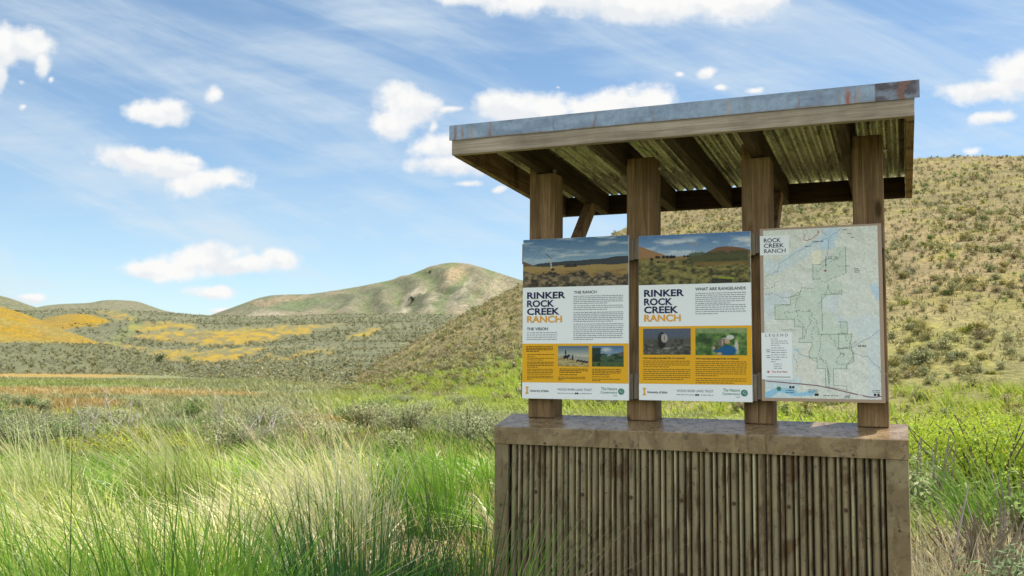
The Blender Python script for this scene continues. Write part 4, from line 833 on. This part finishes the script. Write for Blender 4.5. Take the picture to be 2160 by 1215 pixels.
def lettering(name, s, parent, x0, zb, cap, y, m, width=None, bold=0., align='LEFT'):
    """lettering in the x-z plane: baseline zb, capital height cap, optionally fitted to a width"""
    cu = bpy.data.curves.new(name, 'FONT'); cu.body = s; cu.size = 1; cu.offset = bold; cu.resolution_u = 3; cu.align_x = 'LEFT'
    ob = bpy.data.objects.new(name, cu); COL.objects.link(ob); dg = bpy.context.evaluated_depsgraph_get(); me = bpy.data.meshes.new_from_object(ob.evaluated_get(dg)); bpy.data.objects.remove(ob)
    n = len(me.vertices); V = np.empty(n*3, np.float32); me.vertices.foreach_get('co', V); V = V.reshape(-1, 3)
    V[:, 0] -= V[:, 0].min(); hs = cap/(cap_ratio()+2*bold); zb += bold*hs; ws = hs if width is None else width/max(V[:, 0].max(), 1e-6)
    if align == 'RIGHT': x0 = x0-V[:, 0].max()*ws
    if align == 'CENTER': x0 = x0-V[:, 0].max()*ws/2
    W = np.stack([x0+V[:, 0]*ws, np.full(n, y), zb+V[:, 1]*hs], 1); me.vertices.foreach_set('co', W.astype(np.float32).ravel()); me.name = name; me.materials.clear(); me.materials.append(m); me.update()
    o = bpy.data.objects.new(name, me); COL.objects.link(o); o.parent = parent; return o
def body_lines(name, parent, blocks, y, m, seed=0, th=.0032):
    """unreadably small print: rows of short word-length strokes; blocks: (x0, x1, ztop, zbottom, rows[, last row fraction])"""
    rng = np.random.default_rng(seed)
    for bl in blocks:
        b = MB(); x0, x1, zt, zb, n = bl[:5]; last = bl[5] if len(bl) > 5 else .7; t = bl[6] if len(bl) > 6 else th
        for i in range(n):
            z = zt-(zt-zb)*(i/(n-1) if n > 1 else 0); x = x0; xe = x1 if i < n-1 else x0+(x1-x0)*last; xe -= rng.random()*.02*(x1-x0)
            while x < xe-.003:
                w = min(rng.uniform(.006, .024), xe-x); b.poly([(x, y, z-t/2), (x+w, y, z-t/2), (x+w, y, z+t/2), (x, y, z+t/2)], [(0, 1, 2, 3)]); x += w+.0035
        if b.v: b.build(name, m, parent)
def picture(name, parent, x0, x1, z0, z1, y, fn, nx=130):
    nz = max(8, int(nx*(z1-z0)/(x1-x0))); S, T = np.meshgrid(np.linspace(0, 1, nx), np.linspace(0, 1, nz), indexing='ij'); C = s2l(np.clip(fn(S, T)*(.93+.14*fbm(S*nx*.45, T*nz*.45, 2, 777))[..., None], 0, 255))
    V = np.stack([x0+S*(x1-x0), np.full(S.shape, y), z0+T*(z1-z0)], -1).reshape(-1, 3); i = (np.arange(nx-1)[:, None]*nz+np.arange(nz-1)).ravel()
    return mesh_obj(name, V, np.stack([i, i+nz, i+nz+1, i+1], 1), M_PRINT, parent, cols=C.reshape(-1, 3))
def rect(name, parent, x0, x1, z0, z1, y, m): return MB().poly([(x0, y, z0), (x1, y, z0), (x1, y, z1), (x0, y, z1)], [(0, 1, 2, 3)]).build(name, m, parent)
def blend(C, col, m): return C*(1-m[..., None])+np.asarray(col, float)*m[..., None]
def ell(S, T, cx, cy, rx, ry, soft=.15): return np.clip((1-np.hypot((S-cx)/rx, (T-cy)/ry))/soft, 0, 1)

def pic_valley(S, T):
    C = lerp3((150, 178, 200), (84, 120, 158), np.clip((T-.5)*2, 0, 1)); c = fbm(S*5, T*14, 5, 301); C = blend(C, (206, 212, 214), np.clip((c-.5)*4, 0, .75)*np.clip((T-.45)*8, 0, 1))
    hz = .50+.06*np.clip((S-.2)*1.5, 0, 1)+.04*np.clip((S-.7)*3, 0, 1)-.03*np.exp(-((S-.1)/.05)**2); C = blend(C, (66, 70, 74), (T < hz+(fbm(S*9, T*0, 3, 5)-.5)*.03).astype(float))
    C = blend(C, (112, 94, 72), ((T < .55-.9*S) & (S < .12)).astype(float)); C = blend(C, (170, 142, 88), (T < .43+.01*np.sin(S*20)).astype(float)); C = blend(C, (140, 112, 66), (T < .33).astype(float)*np.clip((fbm(S*20, T*30, 3, 7)-.3)*2, 0, 1))
    br = (T < .24+.10*np.clip(.35-S, 0, 1)*3+(fbm(S*12, S*0, 4, 12)-.5)*.3).astype(float); n = fbm(S*30, T*22, 4, 15); C = blend(C, (96, 84, 66), br); C = blend(C, (160, 140, 104), br*np.clip((n-.5)*5, 0, .9)); C = blend(C, (46, 40, 34), br*np.clip((.42-n)*6, 0, .8))
    tr = (np.abs(S-.275-(T-.45)*-.05) < .006).astype(float)*((T > .36) & (T < .62)); C = blend(C, (200, 190, 170), tr); C = blend(C, (60, 52, 46), (np.abs((S-.26)+(T-.62)*.5) < .004).astype(float)*((T > .58) & (T < .70)))
    C = blend(C, (48, 44, 40), ((np.abs(S-.46) < .06) & (T > .40) & (T < .45+.02*np.sin(S*90))).astype(float)*.85); C = blend(C, (60, 52, 44), ell(S, T, .29, .36, .02, .03)); return C*.96
def pic_cattle(S, T):
    C = lerp3((160, 186, 212), (92, 132, 182), np.clip((T-.55)*2.2, 0, 1)); c = fbm(S*4+3, T*7, 5, 311); C = blend(C, (222, 226, 230), np.clip((c-.46)*5, 0, .9)*np.clip((T-.5)*6, 0, 1)*np.clip((.98-T)*8, 0, 1)); C = blend(C, (150, 160, 176), ell(S, T, .50, .80, .09, .05, .6)*.8)
    C = blend(C, (166, 126, 88), ((T < .80-.85*S) & (S < .42)).astype(float)); C = blend(C, (126, 92, 66), ((T < .72-.6*(S-.78)**2*3) & (T < .50+(S-.5)*1.0) & (S > .52)).astype(float)); C = blend(C, (150, 122, 76), (T < .56).astype(float))
    n = fbm(S*26, T*22, 4, 313); g = (T < .50+(fbm(S*7, S*0, 3, 4)-.5)*.1).astype(float); C = blend(C, (112, 104, 62), g); C = blend(C, (158, 146, 84), g*np.clip((n-.5)*5, 0, .9)); C = blend(C, (58, 60, 36), g*np.clip((.43-n)*7, 0, .9))
    w = ((T < .62+(n-.5)*.1) & (T > .40) & (S > .46) & (S < .98)).astype(float); C = blend(C, (74, 80, 50), w*.8); C = blend(C, (140, 110, 60), ((T < .43) & (T > .36) & (S > .5)).astype(float)*.7)
    C = blend(C, (48, 50, 40), ((T < .10) & (S > .66) & (S < .84)).astype(float)*.8); C = blend(C, (150, 160, 60), ((np.abs(T-.10+(S-.8)*.2) < .02) & (S > .72) & (S < .86)).astype(float))
    for x, z, a in ((.12, .52, .016), (.165, .56, .014), (.185, .555, .014), (.23, .555, .016), (.265, .555, .018), (.30, .553, .02), (.325, .553, .016), (.42, .555, .012), (.45, .555, .014), (.18, .46, .012)): C = blend(C, (34, 32, 34), ell(S, T, x, z, a*1.1, a*2.0, .3))
    return C*.96
def pic_riders(S, T):
    C = lerp3((196, 192, 170), (92, 116, 136), np.clip((T-.5)*2.2, 0, 1)); C = blend(C, (130, 132, 126), (T < .5+.04*np.sin(S*5)).astype(float)*.5); g = (T < .34-.1*S).astype(float)+((T < .45) & (T < .55-S*.4)).astype(float); C = blend(C, (190, 170, 116), np.clip(g, 0, 1)*.9); n = fbm(S*14, T*20, 3, 321); C = blend(C, (112, 92, 54), np.clip((n-.5)*4, 0, .8)*np.clip(g, 0, 1))
    for x, z, a, b in ((.26, .46, .10, .10), (.35, .52, .05, .07), (.25, .66, .028, .12), (.25, .77, .02, .04), (.2, .36, .016, .1), (.32, .36, .016, .1), (.48, .40, .03, .14), (.48, .54, .018, .04)): C = blend(C, (36, 36, 48), ell(S, T, x, z, a, b, .3))
    for i in range(12): C = blend(C, (40, 38, 36), ell(S, T, .62+i*.032, .27-.008*i+.02*(i % 3), .026, .06, .4))
    return C
def pic_meadow(S, T):
    C = lerp3((176, 196, 214), (88, 130, 178), np.clip((T-.5)*2, 0, 1)); C = blend(C, (232, 234, 234), ell(S, T, .45, .82, .25, .16, .8)); C = blend(C, (112, 106, 92), ((T < .50+.45*(S-.5)*1.0) & (S > .4)).astype(float)); C = blend(C, (86, 112, 82), (T < .5).astype(float)); n = fbm(S*9, T*9, 4, 331); C = blend(C, (44, 72, 52), np.clip((n-.45)*5, 0, 1)*(T < .62)*(.9)); C = blend(C, (36, 58, 42), ((S < .22+.1*n) & (T < .9)).astype(float)*.85); C = blend(C, (96, 122, 62), (T < .22).astype(float)*np.clip((n-.4)*4, 0, 1)); return C*.85
def pic_grouse(S, T):
    C = lerp3((98, 96, 88), (98, 106, 124), np.clip((T-.55)*6, 0, 1)); n = fbm(S*16, T*14, 4, 341); C = blend(C, (60, 58, 52), np.clip((.5-n)*4, 0, .8)*(T < .6)); C = blend(C, (140, 138, 126), np.clip((n-.58)*6, 0, .8)*(T < .38))
    C = blend(C, (44, 40, 38), ell(S, T, .40, .42, .09, .24, .3)); C = blend(C, (190, 186, 178), ell(S, T, .45, .63, .08, .20, .3)); C = blend(C, (96, 82, 70), ell(S, T, .45, .64, .012, .14, .5)); C = blend(C, (52, 44, 40), ell(S, T, .35, .62, .045, .22, .4)); C = blend(C, (30, 28, 30), ell(S, T, .40, .82, .05, .04, .4)); C = blend(C, (170, 168, 158), ell(S, T, .50, .24, .12, .04, .6)); return C*.92
def pic_photographer(S, T):
    n = fbm(S*11, T*9, 4, 351); C = lerp3((56, 88, 44), (128, 156, 84), np.clip((n-.3)*2.4, 0, 1)); C = blend(C, (150, 164, 120), (T > .82).astype(float)*.7); C = blend(C, (46, 66, 42), ell(S, T, .22, .55, .25, .3, .8)*.7)
    C = blend(C, (196, 190, 176), ell(S, T, .80, .30, .05, .32, .4)); C = blend(C, (34, 92, 140), ell(S, T, .63, .17, .19, .22, .25)); C = blend(C, (34, 92, 140), ell(S, T, .46, .16, .13, .08, .3)); C = blend(C, (196, 158, 132), ell(S, T, .62, .52, .06, .12, .3)); C = blend(C, (206, 206, 200), ell(S, T, .68, .66, .09, .10, .25)); C = blend(C, (190, 190, 182), ell(S, T, .60, .62, .08, .03, .3))
    C = blend(C, (120, 108, 100), ell(S, T, .50, .46, .07, .18, .3)); C = blend(C, (168, 150, 140), ell(S, T, .53, .48, .025, .16, .4)); C = blend(C, (92, 74, 62), ell(S, T, .39, .28, .06, .12, .3)); C = blend(C, (176, 164, 152), ell(S, T, .36, .27, .03, .08, .3)); C = blend(C, (196, 154, 130), ell(S, T, .47, .06, .06, .06, .4)); return C

def footer(t, W, H, y):
    b = MB(); x0, x1, za, zb_ = .036*W, .064*W, .030*H, .074*H; s = (x1-x0)*.28; q = (zb_-za)*.2
    for a, c, d, e in ((x0, x1, za, za+q), (x0, x1, zb_-q, zb_), (x0+s, x1-s, za+q, zb_-q)): b.poly([(a, y, d), (c, y, d), (c, y, e), (a, y, e)], [(0, 1, 2, 3)])
    b.build('logo', M_GOLD, t)
    lettering('sponsor_lettering', 'University of Idaho', t, .078*W, .043*H, .0118, y, M_INK, .182*W, .012)
    lettering('sponsor_lettering', 'WOOD RIVER LAND TRUST', t, .342*W, .053*H, .0125, y, M_BODY, .324*W, 0)
    body_lines('small_print', t, [(.342*W, .50*W, .037*H, .037*H, 1, 1., .003), (.555*W, .665*W, .037*H, .037*H, 1, 1., .003)], y, M_BODY, 5)
    b = MB(); [b.poly([(x+.006*math.cos(i*.785), y, .037*H+.005*math.sin(i*.785)) for i in range(8)], [tuple(range(8))]) for x in (.515*W, .533*W)]; b.build('logo', M_INK, t)
    lettering('sponsor_lettering', 'The Nature', t, .895*W, .060*H, .0155, y, M_TEAL, .145*W, .0, 'RIGHT'); lettering('sponsor_lettering', 'Conservancy', t, .895*W, .040*H, .0135, y, M_TEAL, .150*W, 0., 'RIGHT'); lettering('sponsor_lettering', 'IDAHO', t, .895*W, .024*H, .006, y, M_TEAL, .035*W, 0., 'RIGHT')
    b = MB(); cx, cz, r = .932*W, .053*H, .0175
    b.poly([(cx+r*math.cos(i*.2618), y, cz+r*math.sin(i*.2618)) for i in range(24)], [tuple(range(24))], 0)
    for ox, oz, rx, rz_, an in ((-.004, .002, .009, .005, 1.0), (.006, -.004, .009, .004, .8), (.004, .009, .005, .003, .3)): b.poly([(cx+ox+rx*math.cos(i*.5236)*math.cos(an)-rz_*math.sin(i*.5236)*math.sin(an), y-.0004, cz+oz+rx*math.cos(i*.5236)*math.sin(an)+rz_*math.sin(i*.5236)*math.cos(an)) for i in range(12)], [tuple(range(12))], 1)
    b.build('logo', [M_TEAL, M_SAGEINK], t)

def board(label, x, z, W, H, edge=M_WHITE, name='sign_board'):
    t = thing(name, label, 'sign', (x, 0, z)); MB().box(0, W, 0, .0125, 0, H, .0012).build('panel', edge, t); return t
def title(t, W, H, x, tops, cap, w, y=-.0016):
    for s, zt, f, m in zip(('RINKER', 'ROCK', 'CREEK', 'RANCH'), tops, (1., .712, .852, .915), (M_NAVY, M_NAVY, M_NAVY, M_GOLD)): lettering('title_lettering', s, t, x, zt-cap, cap, y, m, w*f, .028)

def signs():
    y1, y2 = -.0006, -.0016
    W, H = .6301, .9144; t = board('left sign board with a wide dry valley picture and rider inset picture', 0, Z0, W, H); Zt = lambda p: H*(1-(p-65)/1090); Xt = lambda p: W*(p-66)/727
    picture('header_picture', t, .0008, W-.0008, Zt(397), H-.0008, y1, pic_valley, 280)
    rect('yellow_band', t, .0008, W-.0008, Zt(1045), Zt(782), y1, M_YELB)
    title(t, W, H, Xt(98), [Zt(430), Zt(486), Zt(540), Zt(593)], 46/1090*H, Xt(367)-Xt(98))
    lettering('heading', 'THE RANCH', t, Xt(425), Zt(447), 19/1090*H, y2, M_GREY, Xt(580)-Xt(425), .018); lettering('heading', 'THE VISION', t, Xt(97), Zt(691), 19/1090*H, y2, M_GREY, Xt(247)-Xt(97), .018)
    body_lines('body_text', t, [(Xt(423), Xt(760), Zt(464), Zt(513), 5), (Xt(423), Xt(760), Zt(529), Zt(555), 3), (Xt(423), Xt(758), Zt(574), Zt(634), 6, .8), (Xt(423), Xt(760), Zt(652), Zt(755), 9, .4), (Xt(97), Xt(312), Zt(708), Zt(753), 4, 1.)], y2, M_BODY, 1)
    body_lines('body_text', t, [(Xt(94), Xt(282), Zt(803), Zt(834), 4, .5, .0045), (Xt(102), Xt(292), Zt(856), Zt(868), 2, .3), (Xt(102), Xt(292), Zt(881), Zt(893), 2, .6), (Xt(102), Xt(290), Zt(908), Zt(942), 4, .4, .004), (Xt(102), Xt(290), Zt(956), Zt(989), 4, .9), (Xt(102), Xt(285), Zt(1003), Zt(1024), 3, .2),
                (Xt(328), Xt(524), Zt(953), Zt(975), 3, .8, .0042), (Xt(328), Xt(450), Zt(991), Zt(991), 1, 1., .004), (Xt(320), Xt(510), Zt(1007), Zt(1026), 3, .2), (Xt(551), Xt(745), Zt(953), Zt(988), 4, .6, .0042), (Xt(551), Xt(672), Zt(1003), Zt(1003), 1, 1.), (Xt(551), Xt(735), Zt(1018), Zt(1028), 2, .3)], y2, M_BODY2, 2)
    picture('inset_picture', t, Xt(318), Xt(527), Zt(935), Zt(798), y2, pic_riders, 90)['label'] = 'small picture of a rider on a horse'; picture('inset_picture', t, Xt(550), Xt(760), Zt(935), Zt(798), y2, pic_meadow, 90)['label'] = 'small picture of a green meadow'
    footer(t, W, H, y2)

    W, H = .607, .9013; t = board('middle sign board with a cattle picture above and bird and photographer insets', .6872, Z0+.0039, W, H); Zt = lambda p: H*(1-(p-45)/1127); Xt = lambda p: W*(p-89)/760
    picture('header_picture', t, .0008, W-.0008, Zt(386), H-.0008, y1, pic_cattle, 280); rect('yellow_band', t, .0008, W-.0008, Zt(1060), Zt(670), y1, M_YELB)
    title(t, W, H, Xt(127), [Zt(420), Zt(479), Zt(534), Zt(590)], 47/1127*H, Xt(404)-Xt(127))
    lettering('heading', 'WHAT ARE RANGELANDS', t, Xt(480), Zt(432), 20/1127*H, y2, M_GREY, Xt(815)-Xt(480), .018); lettering('heading', 'WHY RANGELANDS MATTER TO WILDLIFE', t, Xt(120), Zt(893), 11/1127*H, y2, M_INK, Xt(406)-Xt(120), .02); lettering('heading', 'WHY RANGELANDS MATTER TO PEOPLE', t, Xt(479), Zt(895), 11/1127*H, y2, M_INK, Xt(763)-Xt(479), .02)
    body_lines('body_text', t, [(Xt(480), Xt(816), Zt(451), Zt(519), 6), (Xt(480), Xt(816), Zt(531), Zt(589), 5, .45)], y2, M_BODY, 3)
    body_lines('body_text', t, [(Xt(119), Xt(447), Zt(906), Zt(945), 4, .55), (Xt(119), Xt(447), Zt(963), Zt(1030), 6, .85), (Xt(478), Xt(818), Zt(909), Zt(1002), 8, .45), (Xt(478), Xt(818), Zt(1021), Zt(1049), 3, .75)], y2, M_BODY2, 4)
    picture('inset_picture', t, Xt(120), Xt(447), Zt(863), Zt(686), y2, pic_grouse, 110)['label'] = 'small picture of a displaying bird'; picture('inset_picture', t, Xt(479), Xt(818), Zt(866), Zt(686), y2, pic_photographer, 110)['label'] = 'small picture of a person in a blue shirt holding a camera'
    footer(t, W, H, y2)

    # trail map
    W, H = .5992, .9021; t = board('right sign board printed with a pale trail map in a brown frame', 1.3418, Z0+.0127, W, H, flat('map_frame_brown', (176, 152, 132)), 'map_board')
    X = lambda p: W*(p-40)/755; Z = lambda p: H*(1-(p-45)/1082)      # reading positions of the enlarged map
    mx0, mx1, mz0, mz1 = X(62), X(772), Z(1107), Z(58)
    def px(S, T): return 62+S*710, 1107-T*1049
    def pmap(S, T):
        u, v = px(S, T); h = fbm(u*.011, v*.011, 5, 401); h2 = fbm(u*.011+.03, v*.011-.03, 5, 401); e = np.clip((h-h2)*9, -1, 1); rd = 1-np.abs(fbm(u*.008, v*.008, 5, 405)-.5)*2; rd2 = 1-np.abs(fbm(u*.008+.025, v*.008-.025, 5, 405)-.5)*2
        C = np.broadcast_to(np.array([212., 213, 205]), S.shape+(3,)).copy(); C += (e*11+np.clip((rd-rd2)*120, -15, 14))[..., None]
        wob = (fbm(u*.02, v*.02, 4, 411)-.5)*60
        def P(poly, col, a, soft=6, w=1.):
            nonlocal C; C = blend(C, col, inpoly(u+wob*w, v-wob*w, poly, soft)*a)
        P([(62, 440), (140, 450), (230, 450), (230, 520), (130, 530), (115, 620), (62, 640)], (192, 207, 224), .45); P([(62, 230), (160, 250), (260, 190), (450, 90), (530, 60), (530, 150), (440, 180), (300, 260), (160, 330), (62, 340)], (194, 211, 222), .5)
        P([(425, 480), (540, 470), (520, 600), (580, 620), (690, 590), (772, 620), (772, 1107), (690, 1107), (690, 760), (520, 660), (470, 560), (425, 560)], (198, 211, 222), .45); P([(440, 60), (525, 60), (525, 200), (430, 200)], (184, 206, 226), .6); P([(62, 760), (240, 780), (330, 850), (240, 900), (300, 1000), (240, 1107), (62, 1107)], (194, 212, 222), .7); P([(720, 410), (772, 400), (772, 500), (740, 520)], (176, 202, 228), .7)
        P([(370, 195), (425, 205), (425, 285), (372, 285)], (232, 226, 200), .8, 3, .2); P([(245, 820), (380, 810), (390, 1000), (250, 990)], (216, 212, 200), .6)
        ranch = [[(375, 285), (425, 285), (470, 250), (530, 180), (578, 180), (578, 345), (520, 360), (470, 380), (375, 380)], [(230, 480), (300, 440), (375, 440), (375, 380), (470, 380), (550, 400), (550, 470), (425, 490), (425, 575), (500, 580), (500, 660), (578, 640), (578, 710), (605, 715), (605, 870), (570, 925), (490, 925), (490, 1030), (440, 1030), (440, 925), (390, 925), (390, 880), (342, 860), (342, 820), (370, 765), (280, 765), (280, 740), (305, 740), (305, 668), (255, 668), (255, 620), (132, 620), (132, 530), (230, 530)]]
        for p in ranch: C = blend(C, (186, 203, 186), inpoly(u, v, p, 1.5)*.5); m = inpoly(u, v, p, 1); C = blend(C, (118, 150, 112), (m > .02)*inpoly(u, v, p, 7)*(1-inpoly(u, v, [(400+(a-400)*.975, 600+(b-600)*.985) for a, b in p], 3))*.0)
        P([(62, 1107), (62, 1075), (130, 1045), (240, 1050), (270, 1075), (390, 1050), (360, 1090), (240, 1095), (150, 1070), (90, 1107)], (140, 190, 220), .9, 3, .15)
        return np.clip(C*1.08, 0, 255)
    picture('map_print', t, mx0, mx1, mz0, mz1, y1, pmap, 200)
    def line(name, segs, w, m, y=-.0012, dash=0):
        for pts in segs:
            b = MB(); pts = [np.array((X(a), Z(c))) for a, c in pts]
            for p, q in zip(pts[:-1], pts[1:]):
                L = np.linalg.norm(q-p); n = max(1, int(L/(dash*2))) if dash else 1; d = (q-p)/max(L, 1e-6); nn = np.array((-d[1], d[0]))*w/2
                for i in range(n):
                    a = p+(q-p)*(i/n); c = p+(q-p)*((i+(.6 if dash else 1.03))/n); b.poly([(a[0]-nn[0], y, a[1]-nn[1]), (c[0]-nn[0], y, c[1]-nn[1]), (c[0]+nn[0], y, c[1]+nn[1]), (a[0]+nn[0], y, a[1]+nn[1])], [(0, 1, 2, 3)])
            b.build(name, m, t)
    def wig(pts, amp, seed):
        rng = np.random.default_rng(seed); out = [pts[0]]
        for p, q in zip(pts[:-1], pts[1:]):
            for k in range(1, 5): out.append((p[0]+(q[0]-p[0])*k/4+(rng.normal(0, amp) if k < 4 else 0), p[1]+(q[1]-p[1])*k/4+(rng.normal(0, amp) if k < 4 else 0)))
        return out
    G = flat('map_line_green', (104, 132, 104)); D = flat('map_line_dark', (74, 82, 88)); BL = flat('map_line_blue', (130, 168, 200)); PU = flat('map_road_purple', (134, 78, 96))
    line('boundary_line', [[(375, 380), (375, 285), (425, 285), (425, 270), (470, 250)], [(578, 180), (578, 345)], [(230, 480), (230, 530), (132, 530), (132, 620), (255, 620), (255, 668), (305, 668), (305, 740), (280, 740), (280, 765), (362, 765), (362, 790), (342, 820), (342, 860), (390, 860), (390, 925), (440, 925), (440, 1030), (568, 1055), (568, 1030), (490, 1025), (490, 925), (570, 925), (570, 900), (610, 880), (615, 830), (590, 800), (605, 715), (425, 715)],
                           [(425, 575), (425, 480)], [(525, 640), (578, 640), (578, 710), (525, 710)], [(430, 470), (550, 470), (550, 445)], [(230, 480), (290, 470)], [(400, 670), (400, 715), (425, 715)], [(525, 715), (525, 800), (590, 800)]], .0019, G)
    line('trail_line', [wig(p, 6, i) for i, p in enumerate([[(65, 430), (110, 420), (165, 375)], [(70, 460), (140, 460), (180, 485), (250, 480), (300, 435), (375, 430)], [(375, 375), (450, 395), (480, 380), (575, 345)], [(405, 530), (450, 480), (470, 400)], [(300, 440), (270, 510), (265, 570), (300, 640), (325, 700), (310, 750)], [(265, 570), (340, 575), (352, 560)], [(352, 560), (395, 640), (365, 690), (360, 745)], [(132, 545), (200, 530), (230, 530)], [(205, 610), (205, 570), (265, 570)], [(352, 600), (355, 640), (330, 700)], [(470, 420), (480, 460), (530, 470), (550, 450)], [(395, 330), (450, 290), (540, 250), (545, 200)], [(520, 290), (580, 305), (600, 290)], [(525, 640), (540, 700), (600, 790), (610, 850), (560, 890), (510, 890)], [(400, 870), (450, 890), (455, 1000)], [(425, 715), (400, 830), (450, 890)], [(470, 720), (500, 770), (520, 810)], [(520, 810), (600, 790), (640, 755)], [(510, 890), (530, 820), (560, 830), (540, 860)], [(245, 840), (265, 900), (260, 940)]])], .0019, D, dash=.006)
    line('creek_line', [wig(p, 4, 50+i) for i, p in enumerate([[(150, 330), (160, 270), (300, 190), (470, 120)], [(70, 350), (160, 320)], [(480, 120), (470, 200), (455, 300)], [(600, 800), (680, 750), (772, 690)], [(610, 830), (700, 850), (772, 950)], [(250, 810), (320, 850), (400, 880)], [(455, 925), (460, 1060)], [(540, 1107), (600, 1065)], [(430, 70), (470, 110)], [(560, 60), (480, 120)]])], .0021, BL)
    line('highway_line', [[(66, 1003), (180, 1012), (300, 1020), (390, 1028), (480, 1045), (560, 1063), (640, 1080), (700, 1092), (740, 1092), (772, 1086)]], .0048, PU)
    line('boundary_line', [wig([(320, 90), (325, 130), (375, 118), (410, 95), (412, 75)], 5, 90)], .0022, M_RED)
    # vertical road lettering is too small to read: short strokes along the roads
    b = [(X(452), X(458), Z(240), Z(300), 9, 1., .003), (X(424), X(430), Z(590), Z(690), 12, 1., .003), (X(456), X(462), Z(935), Z(1010), 9, 1., .003)]
    body_lines('road_lettering', t, b, -.0014, D, 12)
    body_lines('road_lettering', t, [(X(325), X(370), Z(168), Z(168), 1, 1.), (X(375), X(445), Z(140), Z(140), 1, 1.), (X(560), X(590), Z(75), Z(75), 1, 1.), (X(590), X(615), Z(100), Z(100), 1, 1.), (X(612), X(635), Z(125), Z(125), 1, 1.), (X(520), X(580), Z(800), Z(800), 1, 1.), (X(640), X(690), Z(783), Z(790), 2, 1.), (X(470), X(495), Z(240), Z(250), 2, 1.), (X(510), X(535), Z(242), Z(252), 2, 1.), (X(628), X(660), Z(318), Z(338), 3, 1.), (X(193), X(243), Z(1060), Z(1072), 2, 1.), (X(330), X(392), Z(1055), Z(1067), 2, 1.), (X(722), X(765), Z(1052), Z(1062), 2, 1.), (X(555), X(588), Z(1088), Z(1099), 2, 1.), (X(425), X(520), Z(1088), Z(1088), 1, 1.)], -.0014, D, 13)
    lettering('road_lettering', 'CAMAS STATE', t, X(168), Z(690), .0055, -.0014, M_BODY, X(270)-X(168))
    b = MB()
    for cx, cz in ((378, 1083), (390, 1083), (222, 1040), (240, 1040), (735, 1078), (755, 1078)): b.poly([(X(cx-7), -.0014, Z(cz+7)), (X(cx+7), -.0014, Z(cz+7)), (X(cx+7), -.0014, Z(cz-7)), (X(cx-7), -.0014, Z(cz-7))], [(0, 1, 2, 3)])
    b.build('map_symbol', M_INK, t)
    def star(name, cx, cz, r, m, n=5, inner=.42, y=-.0016):
        v = [(X(cx)+r*(1 if i % 2 == 0 else inner)*math.sin(i*math.pi/n), y, Z(cz)+r*(1 if i % 2 == 0 else inner)*math.cos(i*math.pi/n)) for i in range(2*n)]; return MB().poly(v, [tuple(range(2*n))]).build(name, m, t)
    star('location_star', 452, 324, .0085, M_RED); star('compass_rose', 150, 1050, .016, M_TEAL, 8, .5)
    v = [(X(648)+.010*math.cos(i*.5236), -.0014, Z(1080)+.010*math.sin(i*.5236)) for i in range(12)]; MB().poly(v, [tuple(range(12))]).build('road_shield', M_WHITE, t); lettering('road_lettering', '20', t, X(648), Z(1085), .009, -.0018, M_INK, None, 0, 'CENTER')
    rect('title_box', t, X(40)+.001, X(228), Z(215), Z(92), -.0014, M_WHITE)
    for s, zb, w, m in (('ROCK', 135, 109, M_NAVY), ('CREEK', 168, 129, M_NAVY), ('RANCH', 202, 139, M_GREY)): lettering('title_lettering', s, t, X(67), Z(zb), 26/1082*H, -.0022, m, X(67+w)-X(67), .012)
    rect('legend_box', t, X(42)+.001, X(237), Z(993), Z(703), -.0014, M_WHITE)
    lettering('legend_lettering', 'L E G E N D', t, X(70), Z(727), 17/1082*H, -.0022, M_GREY, X(212)-X(70)); lettering('legend_lettering', 'You Are Here', t, X(105), Z(951), 12/1082*H, -.0022, M_RED, X(204)-X(105), .008); star('location_star', 84, 947, .0085, M_RED, y=-.0022)
    body_lines('legend_text', t, [(X(103), X(150), Z(742), Z(742), 1, 1.), (X(103), X(215), Z(755), Z(781), 3, .5), (X(103), X(190), Z(798), Z(798), 1, 1.), (X(103), X(205), Z(812), Z(870), 5, .6), (X(103), X(140), Z(884), Z(884), 1, 1.), (X(120), X(172), Z(898), Z(924), 3, 1.)], -.0022, M_BODY, 14, .0028)
    line('legend_key', [[(72, 810), (96, 810)], [(75, 822), (96, 822)], [(75, 846), (96, 846)], [(75, 858), (96, 858)], [(77, 978), (220, 978)]], .003, M_INK, -.0022)
signs()
